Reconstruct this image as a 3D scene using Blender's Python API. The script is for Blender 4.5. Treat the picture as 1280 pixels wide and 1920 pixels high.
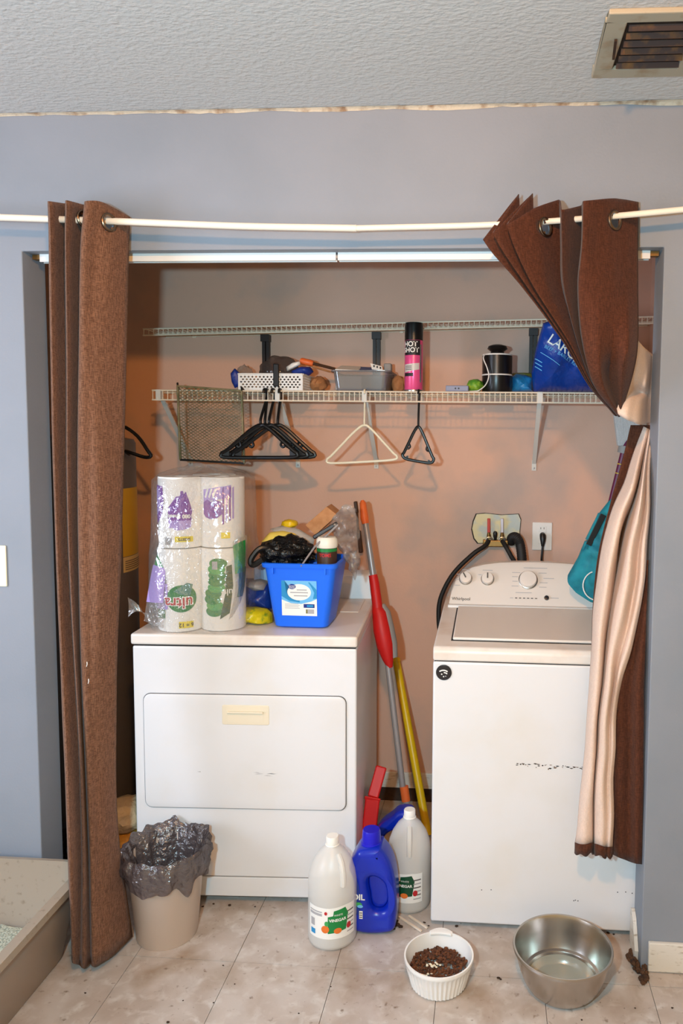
import bpy, bmesh, math, random
from mathutils import Vector, Matrix, noise
from mathutils.geometry import tessellate_polygon

for o in list(bpy.data.objects): bpy.data.objects.remove(o)
S = bpy.context.scene
COL = S.collection
PI = math.pi

# ------------------------------------------------------------------ camera
CAM = Vector((0.6335, -2.1547, 1.572)); FPX = 1413.8; PX, PY = 824.0, 928.8
yaw, pitch, roll = .0677, .0792, .0104
fw = Vector((-math.sin(yaw), math.cos(yaw), 0)); rt = Vector((math.cos(yaw), math.sin(yaw), 0)); up = Vector((0, 0, 1))
fwd = fw*math.cos(pitch) - up*math.sin(pitch); u2 = up*math.cos(pitch) + fw*math.sin(pitch)
rgt = rt*math.cos(roll) + u2*math.sin(roll); upv = u2*math.cos(roll) - rt*math.sin(roll)
cd = bpy.data.cameras.new('camera'); cam = bpy.data.objects.new('camera', cd); COL.objects.link(cam)
M = Matrix((rgt, upv, -fwd)).transposed().to_4x4(); M.translation = CAM
cam.matrix_world = M
cd.sensor_fit = 'AUTO'; cd.sensor_width = 36; cd.lens = FPX/1920*36
cd.shift_x = -(PX-640)/1920; cd.shift_y = (PY-960)/1920; cd.clip_start = .05
S.camera = cam

def at(u, v, Y=None, Z=None):          # measured point of the photograph at a known depth (or height) -> metres
    q = fwd + rgt*((u-PX)/FPX) + upv*((PY-v)/FPX)
    if Y is not None and Y > 0: Y = Y*.866 if Y < .2137 else (Y-.0286-.0129*min(1, (Y-.2137)/.4363))   # tape measure correction
    t = (Y-CAM.y)/q.y if Y is not None else (Z-CAM.z)/q.z
    return CAM + q*t

# ------------------------------------------------------------------ light
S.view_settings.view_transform = 'Standard'; S.view_settings.look = 'None'
S.view_settings.gamma = 1; S.view_settings.use_curve_mapping = False
S.view_settings.exposure = 0.0
W = bpy.data.worlds.new('world'); S.world = W; W.use_nodes = True
W.node_tree.nodes['Background'].inputs[0].default_value = (1.0, .68, .33, 1)
W.node_tree.nodes['Background'].inputs[1].default_value = .72

def light(name, kind, loc, energy, col, target=None, **kw):
    l = bpy.data.lights.new(name, kind); l.energy = energy; l.color = col
    for k, v in kw.items(): setattr(l, k, v)
    o = bpy.data.objects.new(name, l); COL.objects.link(o); o.location = loc
    if target is not None:
        o.rotation_euler = (Vector(target)-Vector(loc)).to_track_quat('-Z', 'Y').to_euler()
    return o
light('camera_flash', 'AREA', (.32, -2.13, 1.645), 38.5, (.46, .80, .96), (.2, .3, 1.05), shape='RECTANGLE', size=.07, size_y=.045)
light('ceiling_lamp', 'POINT', (.50, -1.75, 2.43), 84, (1, .44, .11), shadow_soft_size=.045)
light('window_daylight', 'AREA', (-2.3, -1.9, 1.5), 64, (.68, .80, 1.0), (-.7, .1, 1.0), shape='RECTANGLE', size=1.1, size_y=1.3)

# ------------------------------------------------------------------ materials
def s2l(c):
    return tuple((x/255/12.92 if x/255 <= .04045 else ((x/255+.055)/1.055)**2.4) for x in c)
def new_mat(name):
    m = bpy.data.materials.new(name); m.use_nodes = True
    nt = m.node_tree
    return m, nt, nt.nodes['Principled BSDF']
def mat(name, rgb, rough=.5, metal=0, var=None, vscale=8, vdetail=4, vlo=.4, vhi=.65, bump=0, bscale=60, bdetail=3, bdist=.002,
        coat=0, alpha=1, trans=0, spec=.5, sheen=0, ior=1.45, stretch=None, subs=0):
    m, nt, p = new_mat(name); N, L = nt.nodes, nt.links
    p.inputs['Base Color'].default_value = (*s2l(rgb), 1); p.inputs['Roughness'].default_value = rough
    p.inputs['Metallic'].default_value = metal; p.inputs['Alpha'].default_value = alpha
    p.inputs['Transmission Weight'].default_value = trans; p.inputs['Specular IOR Level'].default_value = spec
    p.inputs['Coat Weight'].default_value = coat; p.inputs['Sheen Weight'].default_value = sheen; p.inputs['IOR'].default_value = ior
    if subs: p.inputs['Subsurface Weight'].default_value = subs; p.inputs['Subsurface Radius'].default_value = (.02, .02, .02)
    tc = None
    if var or bump:
        g = N.new('ShaderNodeNewGeometry'); src = g.outputs['Position']
        if stretch:
            mp = N.new('ShaderNodeMapping'); mp.inputs['Scale'].default_value = stretch; L.new(src, mp.inputs['Vector']); src = mp.outputs[0]
    if var:
        n = N.new('ShaderNodeTexNoise'); n.inputs['Scale'].default_value = vscale; n.inputs['Detail'].default_value = vdetail
        L.new(src, n.inputs['Vector'])
        r = N.new('ShaderNodeMapRange'); r.inputs[1].default_value = vlo; r.inputs[2].default_value = vhi; L.new(n.outputs[0], r.inputs[0])
        mx = N.new('ShaderNodeMix'); mx.data_type = 'RGBA'; mx.inputs[6].default_value = (*s2l(rgb), 1); mx.inputs[7].default_value = (*s2l(var), 1)
        L.new(r.outputs[0], mx.inputs[0]); L.new(mx.outputs[2], p.inputs['Base Color'])
    if bump:
        n2 = N.new('ShaderNodeTexNoise'); n2.inputs['Scale'].default_value = bscale; n2.inputs['Detail'].default_value = bdetail
        L.new(src, n2.inputs['Vector'])
        b = N.new('ShaderNodeBump'); b.inputs['Strength'].default_value = bump; b.inputs['Distance'].default_value = bdist
        L.new(n2.outputs[0], b.inputs['Height']); L.new(b.outputs[0], p.inputs['Normal'])
    return m
def film(name, tint, gloss=.18, rough=.12, body=None, bodyfac=.0, bscale=45, bstr=.7):
    """thin plastic film: lets light through, glints on creases"""
    m, nt, p = new_mat(name); N, L = nt.nodes, nt.links; N.remove(p); out = N['Material Output']
    t = N.new('ShaderNodeBsdfTransparent'); t.inputs[0].default_value = (*tint, 1)
    g = N.new('ShaderNodeBsdfGlossy'); g.inputs['Roughness'].default_value = rough; g.inputs[0].default_value = (.9, .9, .9, 1)
    no = N.new('ShaderNodeTexNoise'); no.inputs['Scale'].default_value = bscale; no.inputs['Detail'].default_value = 3
    ge = N.new('ShaderNodeNewGeometry'); L.new(ge.outputs['Position'], no.inputs['Vector'])
    b = N.new('ShaderNodeBump'); b.inputs['Strength'].default_value = bstr; b.inputs['Distance'].default_value = .01
    L.new(no.outputs[0], b.inputs['Height']); L.new(b.outputs[0], g.inputs['Normal'])
    mx = N.new('ShaderNodeMixShader'); mx.inputs[0].default_value = gloss; L.new(t.outputs[0], mx.inputs[1]); L.new(g.outputs[0], mx.inputs[2])
    res = mx
    if body:
        d = N.new('ShaderNodeBsdfDiffuse'); d.inputs[0].default_value = (*s2l(body), 1); L.new(b.outputs[0], d.inputs['Normal'])
        m2 = N.new('ShaderNodeMixShader'); m2.inputs[0].default_value = bodyfac; L.new(mx.outputs[0], m2.inputs[1]); L.new(d.outputs[0], m2.inputs[2]); res = m2
    L.new(res.outputs[0], out.inputs[0])
    return m
def fabric(name, rgb, rgb2, scale=420, lum=1):
    m, nt, p = new_mat(name); N, L = nt.nodes, nt.links
    g = N.new('ShaderNodeNewGeometry')
    cols = []
    for st in ((1, 1, .12), (.25, .25, 1.6)):
        mp = N.new('ShaderNodeMapping'); mp.inputs['Scale'].default_value = st; L.new(g.outputs['Position'], mp.inputs['Vector'])
        n = N.new('ShaderNodeTexNoise'); n.inputs['Scale'].default_value = scale; n.inputs['Detail'].default_value = 2; L.new(mp.outputs[0], n.inputs['Vector']); cols.append(n.outputs[0])
    ad = N.new('ShaderNodeMath'); ad.operation = 'ADD'; L.new(cols[0], ad.inputs[0]); L.new(cols[1], ad.inputs[1])
    r = N.new('ShaderNodeMapRange'); r.inputs[1].default_value = .8; r.inputs[2].default_value = 1.25; L.new(ad.outputs[0], r.inputs[0])
    mx = N.new('ShaderNodeMix'); mx.data_type = 'RGBA'; mx.inputs[6].default_value = (*s2l(rgb), 1); mx.inputs[7].default_value = (*s2l(rgb2), 1)
    L.new(r.outputs[0], mx.inputs[0]); L.new(mx.outputs[2], p.inputs['Base Color'])
    b = N.new('ShaderNodeBump'); b.inputs['Strength'].default_value = .35; b.inputs['Distance'].default_value = .001
    L.new(ad.outputs[0], b.inputs['Height']); L.new(b.outputs[0], p.inputs['Normal'])
    p.inputs['Roughness'].default_value = .9; p.inputs['Specular IOR Level'].default_value = .15; p.inputs['Sheen Weight'].default_value = .08
    return m

def tile_mat():
    m, nt, p = new_mat('vinyl_tile'); N, L = nt.nodes, nt.links
    g = N.new('ShaderNodeNewGeometry'); oi = N.new('ShaderNodeObjectInfo')
    def nz(scale, detail, lo, hi, dist=0, off=None):
        n = N.new('ShaderNodeTexNoise'); n.inputs['Scale'].default_value = scale; n.inputs['Detail'].default_value = detail; n.inputs['Distortion'].default_value = dist
        if off is not None:
            v = N.new('ShaderNodeVectorMath'); v.operation = 'MULTIPLY_ADD'; v.inputs[1].default_value = (1, 1, 1); v.inputs[2].default_value = off
            L.new(g.outputs['Position'], v.inputs[0]); L.new(v.outputs[0], n.inputs['Vector'])
        else: L.new(g.outputs['Position'], n.inputs['Vector'])
        r = N.new('ShaderNodeMapRange'); r.inputs[1].default_value = lo; r.inputs[2].default_value = hi; L.new(n.outputs[0], r.inputs[0]); return r.outputs[0]
    def mixc(a, b, f):
        mx = N.new('ShaderNodeMix'); mx.data_type = 'RGBA'
        if isinstance(a, tuple): mx.inputs[6].default_value = (*s2l(a), 1)
        else: L.new(a, mx.inputs[6])
        mx.inputs[7].default_value = (*s2l(b), 1); L.new(f, mx.inputs[0]); return mx.outputs[2]
    c = mixc((194, 184, 176), (176, 162, 151), nz(9, 7, .38, .68, .35))
    c = mixc(c, (204, 198, 191), nz(24, 6, .52, .72, .4, (3, 1, 0)))
    c = mixc(c, (146, 120, 92), nz(4.5, 9, .53, .78, .3, (7, 2, 0)))
    c = mixc(c, (112, 88, 66), nz(42, 6, .63, .78, .2, (1, 9, 0)))
    c = mixc(c, (84, 68, 54), nz(110, 3, .70, .76, 0, (5, 5, 0)))
    L.new(c, p.inputs['Base Color'])
    r = nz(14, 4, .3, .7); mr = N.new('ShaderNodeMapRange'); mr.inputs[3].default_value = .30; mr.inputs[4].default_value = .52; L.new(r, mr.inputs[0]); L.new(mr.outputs[0], p.inputs['Roughness'])
    b = N.new('ShaderNodeBump'); b.inputs['Strength'].default_value = .08; b.inputs['Distance'].default_value = .002
    n = N.new('ShaderNodeTexNoise'); n.inputs['Scale'].default_value = 70; L.new(g.outputs['Position'], n.inputs['Vector']); L.new(n.outputs[0], b.inputs['Height']); L.new(b.outputs[0], p.inputs['Normal'])
    return m

MT = dict(
    wall=mat('blue_grey_paint', (136, 142, 152), .62, var=(130, 137, 147), vscale=3, bump=.25, bscale=130, bdist=.0015),
    closet=mat('closet_paint', (216, 174, 152), .7, var=(182, 162, 152), vscale=2.6, vdetail=5, vlo=.5, vhi=.72, bump=.3, bscale=120, bdist=.0015),
    ceil=mat('textured_ceiling', (203, 201, 199), .9, bump=.85, bscale=64, bdetail=4, bdist=.004, stretch=(1, 1.5, 1)),
    caulk=mat('cracked_caulk', (200, 188, 168), .8, var=(146, 118, 92), vscale=26, vlo=.5, vhi=.7, bump=.6, bscale=90, bdist=.004),
    floorbase=mat('floor_glue', (70, 56, 44), .8),
    tile=tile_mat(),
    basepaint=mat('worn_white_paint', (214, 208, 198), .6, var=(150, 132, 108), vscale=30, vlo=.58, vhi=.78, bump=.2, bscale=40, stretch=(1, 1, 4)),
    rotwood=mat('rotten_wood', (92, 62, 40), .9, var=(48, 32, 22), vscale=40, bump=.8, bscale=60, bdist=.006),
    track=mat('white_track', (226, 226, 224), .35),
    rod=mat('cream_rod', (236, 228, 212), .35),
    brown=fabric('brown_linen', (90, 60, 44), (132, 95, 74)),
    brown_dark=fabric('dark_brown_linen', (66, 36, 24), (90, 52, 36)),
    lining=fabric('beige_lining', (214, 188, 172), (226, 202, 186), 600),
    bronze=mat('antique_brass', (120, 100, 82), .35, 1),
    enamel=mat('white_enamel', (223, 222, 223), .32, var=(220, 216, 211), vscale=5, vlo=.5, vhi=.8, coat=.2),
    enamel_top=mat('cream_enamel', (228, 219, 210), .36, var=(212, 194, 178), vscale=9, vlo=.5, vhi=.75),  # machine tops: creamier than the cabinet enamel, with random tan mottling
    gap=mat('dark_gap', (40, 36, 34), .8),
    cream=mat('yellowed_plastic', (230, 218, 194), .45),
    console=mat('console_plastic', (226, 216, 206), .34),
    chrome=mat('satin_silver', (186, 180, 172), .28, .9),
    black=mat('black_plastic', (16, 15, 15), .4),
    rubber=mat('black_rubber', (24, 22, 22), .6),
    badge=mat('dark_badge', (58, 58, 62), .25, .6),
    white=mat('white_plastic', (232, 230, 226), .4),
    print_dark=mat('grey_print', (92, 86, 82), .6),
    rust=mat('rust_scuff', (122, 92, 66), .8, var=(60, 50, 44), vscale=120),
    wire=mat('white_coated_wire', (226, 212, 190), .4),
    bracket_dark=mat('dark_brown_bracket', (42, 30, 30), .45),
    bracket=mat('white_bracket', (206, 204, 198), .45),
    paper=mat('white_paper', (244, 240, 234), .9, bump=.15, bscale=200),
    card=mat('cardboard', (186, 132, 88), .85, var=(170, 116, 74), vscale=40),
    purple=mat('purple_print', (122, 52, 158), .4), lilac=mat('lilac_print', (176, 150, 214), .4),
    green=mat('green_print', (22, 128, 62), .4), green2=mat('light_green_print', (62, 160, 84), .4), dgreen=mat('dark_green_print', (14, 72, 44), .4),
    teal_print=mat('grey_green_print', (92, 142, 130), .4),
    yellow=mat('yellow_print', (238, 214, 36), .45), yellow_plastic=mat('yellow_plastic', (226, 186, 16), .35),
    ink=mat('black_ink', (30, 28, 30), .5), gold=mat('gold_print', (210, 170, 40), .5),
    clear=film('clear_wrap', (.95, .95, .95), .20, .1, (235, 232, 228), .06),
    clearbag=film('clear_bag', (.86, .86, .86), .16, .12, (190, 184, 178), .22),
    smoke=film('smoke_bag', (.50, .48, .47), .16, .15, (96, 88, 86), .35),
    liner=film('grey_liner', (.40, .38, .39), .22, .2, (96, 86, 88), .52, 55, 1.0),
    clearbin=film('clear_bin', (.80, .82, .85), .12, .12, (170, 172, 178), .20, 8, .1),
    pail=mat('blue_pail', (23, 106, 240), .38),
    skyblue=mat('light_blue_print', (110, 184, 232), .45), navy=mat('navy_print', (22, 48, 134), .45), aqua=mat('aqua_print', (40, 140, 196), .45),
    blackbag=mat('black_bag', (10, 10, 11), .3, bump=.9, bscale=40, bdist=.02),
    yellowcloth=mat('pale_yellow_glove', (232, 206, 96), .6), greycloth=mat('grey_cloth', (176, 168, 160), .8, bump=.4, bscale=40, bdist=.01),
    steel=mat('brushed_steel', (186, 180, 172), .25, 1, bump=.04, bscale=240, stretch=(1, 1, 12)),
    darksteel=mat('dark_steel', (96, 98, 102), .35, .9),
    blue_pouch=mat('blue_pouch', (14, 46, 122), .35, bump=.5, bscale=30, bdist=.01),
    yellow_pouch=mat('yellow_pouch', (208, 192, 18), .35, var=(120, 146, 30), vscale=50, vlo=.55, vhi=.7, bump=.5, bscale=40, bdist=.01),
    paleblue=mat('pale_blue_plastic', (186, 202, 226), .4),
    red=mat('red_plastic', (200, 22, 18), .5), orange=mat('orange_plastic', (226, 106, 48), .42),
    greymetal=mat('grey_tube', (158, 152, 152), .35, .3), darkbrown=mat('dark_brown_plastic', (66, 42, 26), .5),
    bluejug=mat('blue_bottle', (4, 38, 172), .28, coat=.2), bluecap=mat('violet_blue_cap', (24, 22, 190), .32),
    jug=mat('milky_plastic', (244, 240, 232), .32, alpha=.56), jugwater=mat('vinegar_liquid', (214, 212, 208), .15, alpha=.25),
    jugcap=mat('white_cap', (240, 236, 228), .45),
    labelwhite=mat('label_white', (238, 236, 230), .5), tomato=mat('orange_print', (226, 116, 44), .5), redprint=mat('red_print', (186, 36, 40), .5),
    greyprint=mat('pale_grey_print', (172, 170, 172), .5),
    taupe=mat('taupe_plastic', (196, 178, 164), .42), tubmat=mat('beige_tub_plastic', (156, 143, 127), .42, var=(134, 120, 104), vscale=60, vlo=.6, vhi=.75),
    tubout=mat('grey_tub_plastic', (150, 134, 120), .45),
    litter=mat('pale_litter', (200, 204, 186), .95, var=(150, 156, 140), vscale=180, vlo=.45, vhi=.6, bump=1, bscale=220, bdist=.006),
    ceramic=mat('white_ceramic', (236, 234, 230), .18, coat=.3),
    kibble=mat('brown_kibble', (104, 58, 28), .8, var=(70, 36, 18), vscale=60), rice=mat('pale_bits', (232, 216, 188), .8),
    water=mat('clear_water', (206, 210, 198), .04, alpha=.34),
    vent=mat('stained_vent', (172, 162, 142), .5, var=(146, 112, 70), vscale=14, vlo=.5, vhi=.75), ventdark=mat('brown_black', (30, 22, 18), .7, var=(60, 40, 26), vscale=20),  # ventdark: near-black with brown mottling, for the sheet inside the vent frame
    ventslat=mat('dusty_slat', (66, 54, 52), .5, .3, var=(120, 84, 48), vscale=25, vlo=.5, vhi=.7),
    drywall=mat('raw_drywall', (220, 212, 172), .9, var=(190, 200, 196), vscale=18, vlo=.45, vhi=.6, bump=.5, bscale=60, bdist=.004),
    brass=mat('old_brass', (150, 116, 70), .4, .9), redhandle=mat('red_valve', (190, 52, 34), .4), silverhandle=mat('silver_valve', (196, 190, 200), .3, .4),
    meshgreen=mat('olive_wire', (96, 98, 68), .45, .3, var=(150, 130, 96), vscale=30),
    hangerblack=mat('black_hanger', (14, 13, 13), .38), hangerivory=mat('ivory_hanger', (232, 222, 196), .4),
    pink=mat('pink_can', (232, 84, 142), .28, .2), canwhite=mat('pale_can_band', (206, 198, 192), .35), canmetal=mat('can_metal', (200, 196, 194), .25, .9),
    blackgloss=mat('black_gloss', (18, 17, 18), .3), greygadget=mat('blue_grey_gadget', (138, 142, 166), .5),
    lime=mat('lime_bag', (84, 152, 46), .4, var=(150, 190, 60), vscale=60), tealbag=mat('blue_teal_bag', (30, 124, 184), .35, var=(20, 84, 150), vscale=30, bump=.6, bscale=40, bdist=.01),
    olive=mat('olive_lid', (120, 116, 50), .5), bluebag=mat('royal_blue_bag', (6, 58, 146), .32, bump=.35, bscale=18, bdist=.02),
    teal=mat('teal_cloth', (22, 136, 152), .7, var=(14, 108, 126), vscale=20, bump=.3, bscale=60, bdist=.006),
    heater=mat('grey_heater', (92, 90, 92), .45), heaterlabel=mat('heater_label', (220, 196, 130), .55),
    magenta=mat('plum_pole', (104, 14, 62), .35), bristle=mat('white_bristle', (214, 212, 210), .7, bump=.8, bscale=120, bdist=.006, stretch=(6, 6, .5)),
    greyclip=mat('grey_clip', (148, 144, 140), .5), switch=mat('ivory_switch', (250, 242, 214), .4),
    creambag=mat('cream_bag', (206, 186, 150), .6, bump=.6, bscale=30, bdist=.02), amberbag=mat('amber_bag', (196, 146, 62), .5, bump=.6, bscale=30, bdist=.02),
    crumb=mat('dark_crumb', (58, 40, 28), .9), stick=mat('pale_stick', (226, 210, 190), .6), brown_strip=mat('dark_brown_strip', (66, 46, 32), .6, var=(38, 26, 20), vscale=20),
    papercup=mat('pale_wax', (238, 230, 214), .4),
)

# ------------------------------------------------------------------ mesh helpers
def cr(p0, p1, p2, p3, t, k=1):
    m1, m2 = (p2-p0)*.5*k, (p3-p1)*.5*k; t2, t3 = t*t, t**3
    return p1*(2*t3-3*t2+1) + m1*(t3-2*t2+t) + p2*(3*t2-2*t3) + m2*(t3-t2)
def spline(pts, n, k=1):
    """Catmull-Rom through pts, n steps per span"""
    P = [Vector(p) for p in pts]; P = [P[0]*2-P[1]] + P + [P[-1]*2-P[-2]]
    out = []
    for i in range(1, len(P)-2):
        for j in range(n): out.append(cr(P[i-1], P[i], P[i+1], P[i+2], j/n, k))
    out.append(P[-2]); return out
class MB:
    def __init__(s): s.v = []; s.f = []
    def add(s, vs, fs):
        b = len(s.v); s.v += [Vector(v) for v in vs]; s.f += [tuple(i+b for i in f) for f in fs]; return s
    def box(s, x0, x1, y0, y1, z0, z1):
        return s.add([(x, y, z) for z in (z0, z1) for y in (y0, y1) for x in (x0, x1)],
                     [(0, 2, 3, 1), (4, 5, 7, 6), (0, 1, 5, 4), (2, 6, 7, 3), (0, 4, 6, 2), (1, 3, 7, 5)])
    def bar(s, a, b, w, h, upd=(0, 0, 1)):
        a, b = Vector(a), Vector(b); d = (b-a).normalized(); x = d.cross(Vector(upd)).normalized(); y = x.cross(d)
        q = [x*sx*w/2 + y*sy*h/2 for sx, sy in ((-1, -1), (1, -1), (1, 1), (-1, 1))]
        return s.add([a+k for k in q]+[b+k for k in q], [(0, 1, 2, 3), (7, 6, 5, 4)]+[(i, i+4, (i+1) % 4+4, (i+1) % 4) for i in range(4)])
    def tube(s, pts, r, n=8, closed=False):
        P = [Vector(p) for p in pts]; m = len(P); rr = r if isinstance(r, (list, tuple)) else [r]*m
        vs = []; prev = None
        for i in range(m):
            a = P[i-1] if (i > 0 or closed) else P[0]; b = P[(i+1) % m] if (i < m-1 or closed) else P[-1]
            t = (b-a).normalized()
            if prev is None:
                x = t.orthogonal().normalized()
            else:
                x = (prev - t*prev.dot(t)); x = x.normalized() if x.length > 1e-6 else t.orthogonal().normalized()
            prev = x; y = t.cross(x)
            vs += [P[i] + (x*math.cos(k*2*PI/n)+y*math.sin(k*2*PI/n))*rr[i] for k in range(n)]
        fs = []
        for i in range(m if closed else m-1):
            j = (i+1) % m
            for k in range(n): fs.append((i*n+k, i*n+(k+1) % n, j*n+(k+1) % n, j*n+k))
        if not closed: fs += [tuple(range(n-1, -1, -1)), tuple((m-1)*n+k for k in range(n))]
        return s.add(vs, fs)
    def lathe(s, prof, n=32, c=(0, 0, 0), sx=1, sy=1, fn=None, cap=True):
        vs = []
        for i, (r, z) in enumerate(prof):
            for k in range(n):
                a = k*2*PI/n; q = Vector((c[0]+r*sx*math.cos(a), c[1]+r*sy*math.sin(a), c[2]+z))
                if fn: q = fn(q, i, a)
                vs.append(q)
        fs = []
        for i in range(len(prof)-1):
            for k in range(n): fs.append((i*n+k, i*n+(k+1) % n, (i+1)*n+(k+1) % n, (i+1)*n+k))
        if cap:
            if prof[0][0] > 1e-6: fs.append(tuple(range(n-1, -1, -1)))
            if prof[-1][0] > 1e-6: fs.append(tuple((len(prof)-1)*n+k for k in range(n)))
        return s.add(vs, fs)
    def grid(s, rows, skip=None, flip=False):
        m, n = len(rows), len(rows[0]); fs = []
        for i in range(m-1):
            for j in range(n-1):
                if skip and skip((rows[i][j]+rows[i+1][j+1])/2): continue
                q = (i*n+j, i*n+j+1, (i+1)*n+j+1, (i+1)*n+j); fs.append(q[::-1] if flip else q)
        return s.add([p for r in rows for p in r], fs)
    def prism(s, poly, y0, y1):
        """polygon in x,z pushed from y0 to y1"""
        n = len(poly); tr = tessellate_polygon([[Vector((x, z, 0)) for x, z in poly]])
        vs = [(x, y0, z) for x, z in poly]+[(x, y1, z) for x, z in poly]
        return s.add(vs, [tuple(t) for t in tr]+[tuple(i+n for i in t[::-1]) for t in tr]+[(i, (i+1) % n, (i+1) % n+n, i+n) for i in range(n)])
    def build(s, name, m, parent=None, smooth=40, bevel=0, seg=2, solid=0, off=None, world=False, sub=0):
        me = bpy.data.meshes.new(name)
        o0 = Vector(off) if off is not None else Vector((0, 0, 0))
        if world and parent is not None: o0 = root_loc(parent)
        me.from_pydata([tuple(v-o0) for v in s.v], [], s.f); me.validate(); 
        bm = bmesh.new(); bm.from_mesh(me); bmesh.ops.remove_doubles(bm, verts=bm.verts, dist=1e-6) if len(s.v) < 60000 else None
        bmesh.ops.recalc_face_normals(bm, faces=bm.faces); bm.to_mesh(me); bm.free()
        me.materials.append(MT[m] if isinstance(m, str) else m)
        if smooth:
            me.polygons.foreach_set('use_smooth', [True]*len(me.polygons)); me.set_sharp_from_angle(angle=math.radians(smooth))
        ob = bpy.data.objects.new(name, me); COL.objects.link(ob)
        if parent is not None: ob.parent = parent
        elif off is not None: ob.location = off
        if solid:
            k = ob.modifiers.new('s', 'SOLIDIFY'); k.thickness = solid; k.offset = 0
        if bevel:
            k = ob.modifiers.new('b', 'BEVEL'); k.width = bevel; k.segments = seg; k.limit_method = 'ANGLE'; k.harden_normals = False
        if sub:
            k = ob.modifiers.new('u', 'SUBSURF'); k.levels = sub; k.render_levels = sub
        return ob
def root_loc(o):
    l = Vector((0, 0, 0))
    while o is not None: l = l + o.location; o = o.parent
    return l
def thing(name, label, cat, loc=(0, 0, 0), rz=0, group=None):
    o = bpy.data.objects.new(name, None); COL.objects.link(o); o.location = loc; o.rotation_euler = (0, 0, rz); o.empty_display_size = .05
    o['label'] = label; o['category'] = cat
    if group: o['group'] = group
    return o
def tag(o, label, cat, group=None, kind=None):
    o['label'] = label; o['category'] = cat
    if group: o['group'] = group
    if kind: o['kind'] = kind
    return o
def struct(o, label=None, cat=None):
    o['kind'] = 'structure'
    if label: o['label'] = label
    if cat: o['category'] = cat
    return o
def curve2d(loops, depth, bevel=0, res=2):
    """flat outline (with holes) of given thickness and rounded rim: x,y in plane, z = thickness"""
    c = bpy.data.curves.new('c', 'CURVE'); c.dimensions = '2D'; c.fill_mode = 'BOTH'; c.extrude = max(depth/2-bevel, 0); c.bevel_depth = bevel; c.bevel_resolution = res; c.offset = -bevel
    for lp in loops:
        sp = c.splines.new('POLY'); sp.points.add(len(lp)-1); sp.use_cyclic_u = True
        for p, q in zip(sp.points, lp): p.co = (q[0], q[1], 0, 1)
    return eval_curve(c)
def eval_curve(c):
    o = bpy.data.objects.new('t', c); COL.objects.link(o); dg = bpy.context.evaluated_depsgraph_get(); e = o.evaluated_get(dg); me = e.to_mesh()
    vs = [v.co.copy() for v in me.vertices]; fs = [tuple(p.vertices) for p in me.polygons]; e.to_mesh_clear(); bpy.data.objects.remove(o); bpy.data.curves.remove(c)
    return vs, fs
def rrect(x0, x1, z0, z1, r, n=5):
    out = []
    for cx, cz, a0 in ((x1-r, z1-r, 0), (x0+r, z1-r, PI/2), (x0+r, z0+r, PI), (x1-r, z0+r, 3*PI/2)):
        for k in range(n+1): a = a0+k*PI/2/n; out.append((cx+r*math.cos(a), cz+r*math.sin(a)))
    return out
def ell(cx, cz, rx, rz, n=28): return [(cx+rx*math.cos(k*2*PI/n), cz+rz*math.sin(k*2*PI/n)) for k in range(n)]
def text(body, size, fn, m, parent, name='lettering', bold=0, align='CENTER', world=False):
    c = bpy.data.curves.new('t', 'FONT'); c.body = body; c.size = size; c.align_x = align; c.align_y = 'CENTER'; c.offset = bold; c.resolution_u = 3
    vs, fs = eval_curve(c)
    mb = MB(); mb.add([fn(v.x, v.y) for v in vs], fs)
    return mb.build(name, m, parent, smooth=0, world=world)
def flat(poly, fn, m, parent, name, steps=1, world=False):
    """flat printed shape: polygon in label x,y wrapped on a surface by fn; steps>1 cuts it so that it follows a curve"""
    bm = bmesh.new(); vs = [bm.verts.new((x, y, 0)) for x, y in poly]; bm.faces.new(vs)
    if steps > 1:
        xs = [p[0] for p in poly]; a, b = min(xs), max(xs)
        for i in range(1, steps):
            bmesh.ops.bisect_plane(bm, geom=bm.verts[:]+bm.edges[:]+bm.faces[:], plane_co=(a+(b-a)*i/steps, 0, 0), plane_no=(1, 0, 0))
    bmesh.ops.triangulate(bm, faces=bm.faces[:])
    bm.verts.index_update(); mb = MB(); mb.add([fn(v.co.x, v.co.y) for v in bm.verts], [tuple(v.index for v in f.verts) for f in bm.faces]); bm.free()
    return mb.build(name, m, parent, smooth=0, world=world)
def rect(x0, x1, y0, y1): return [(x0, y0), (x1, y0), (x1, y1), (x0, y1)]
def blob(c, r, amp=.2, fr=6, seed=0, sub=4, flatz=None):
    bm = bmesh.new(); bmesh.ops.create_icosphere(bm, subdivisions=sub, radius=1); vs = []
    for v in bm.verts:
        d = v.co.normalized(); n = noise.noise(d*fr*.5+Vector((seed, seed*2.3, 0)))+.5*noise.noise(d*fr+Vector((seed*3.1, 0, seed)))
        n = n if amp > 0 else -abs(n)
        q = Vector(c)+Vector((d.x*r[0], d.y*r[1], d.z*r[2]))*(1+abs(amp)*n)
        if flatz is not None: q.z = max(q.z, flatz)
        vs.append(q)
    bm.verts.index_update(); fs = [tuple(v.index for v in f.verts) for f in bm.faces]; bm.free()
    return MB().add(vs, fs)
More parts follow.
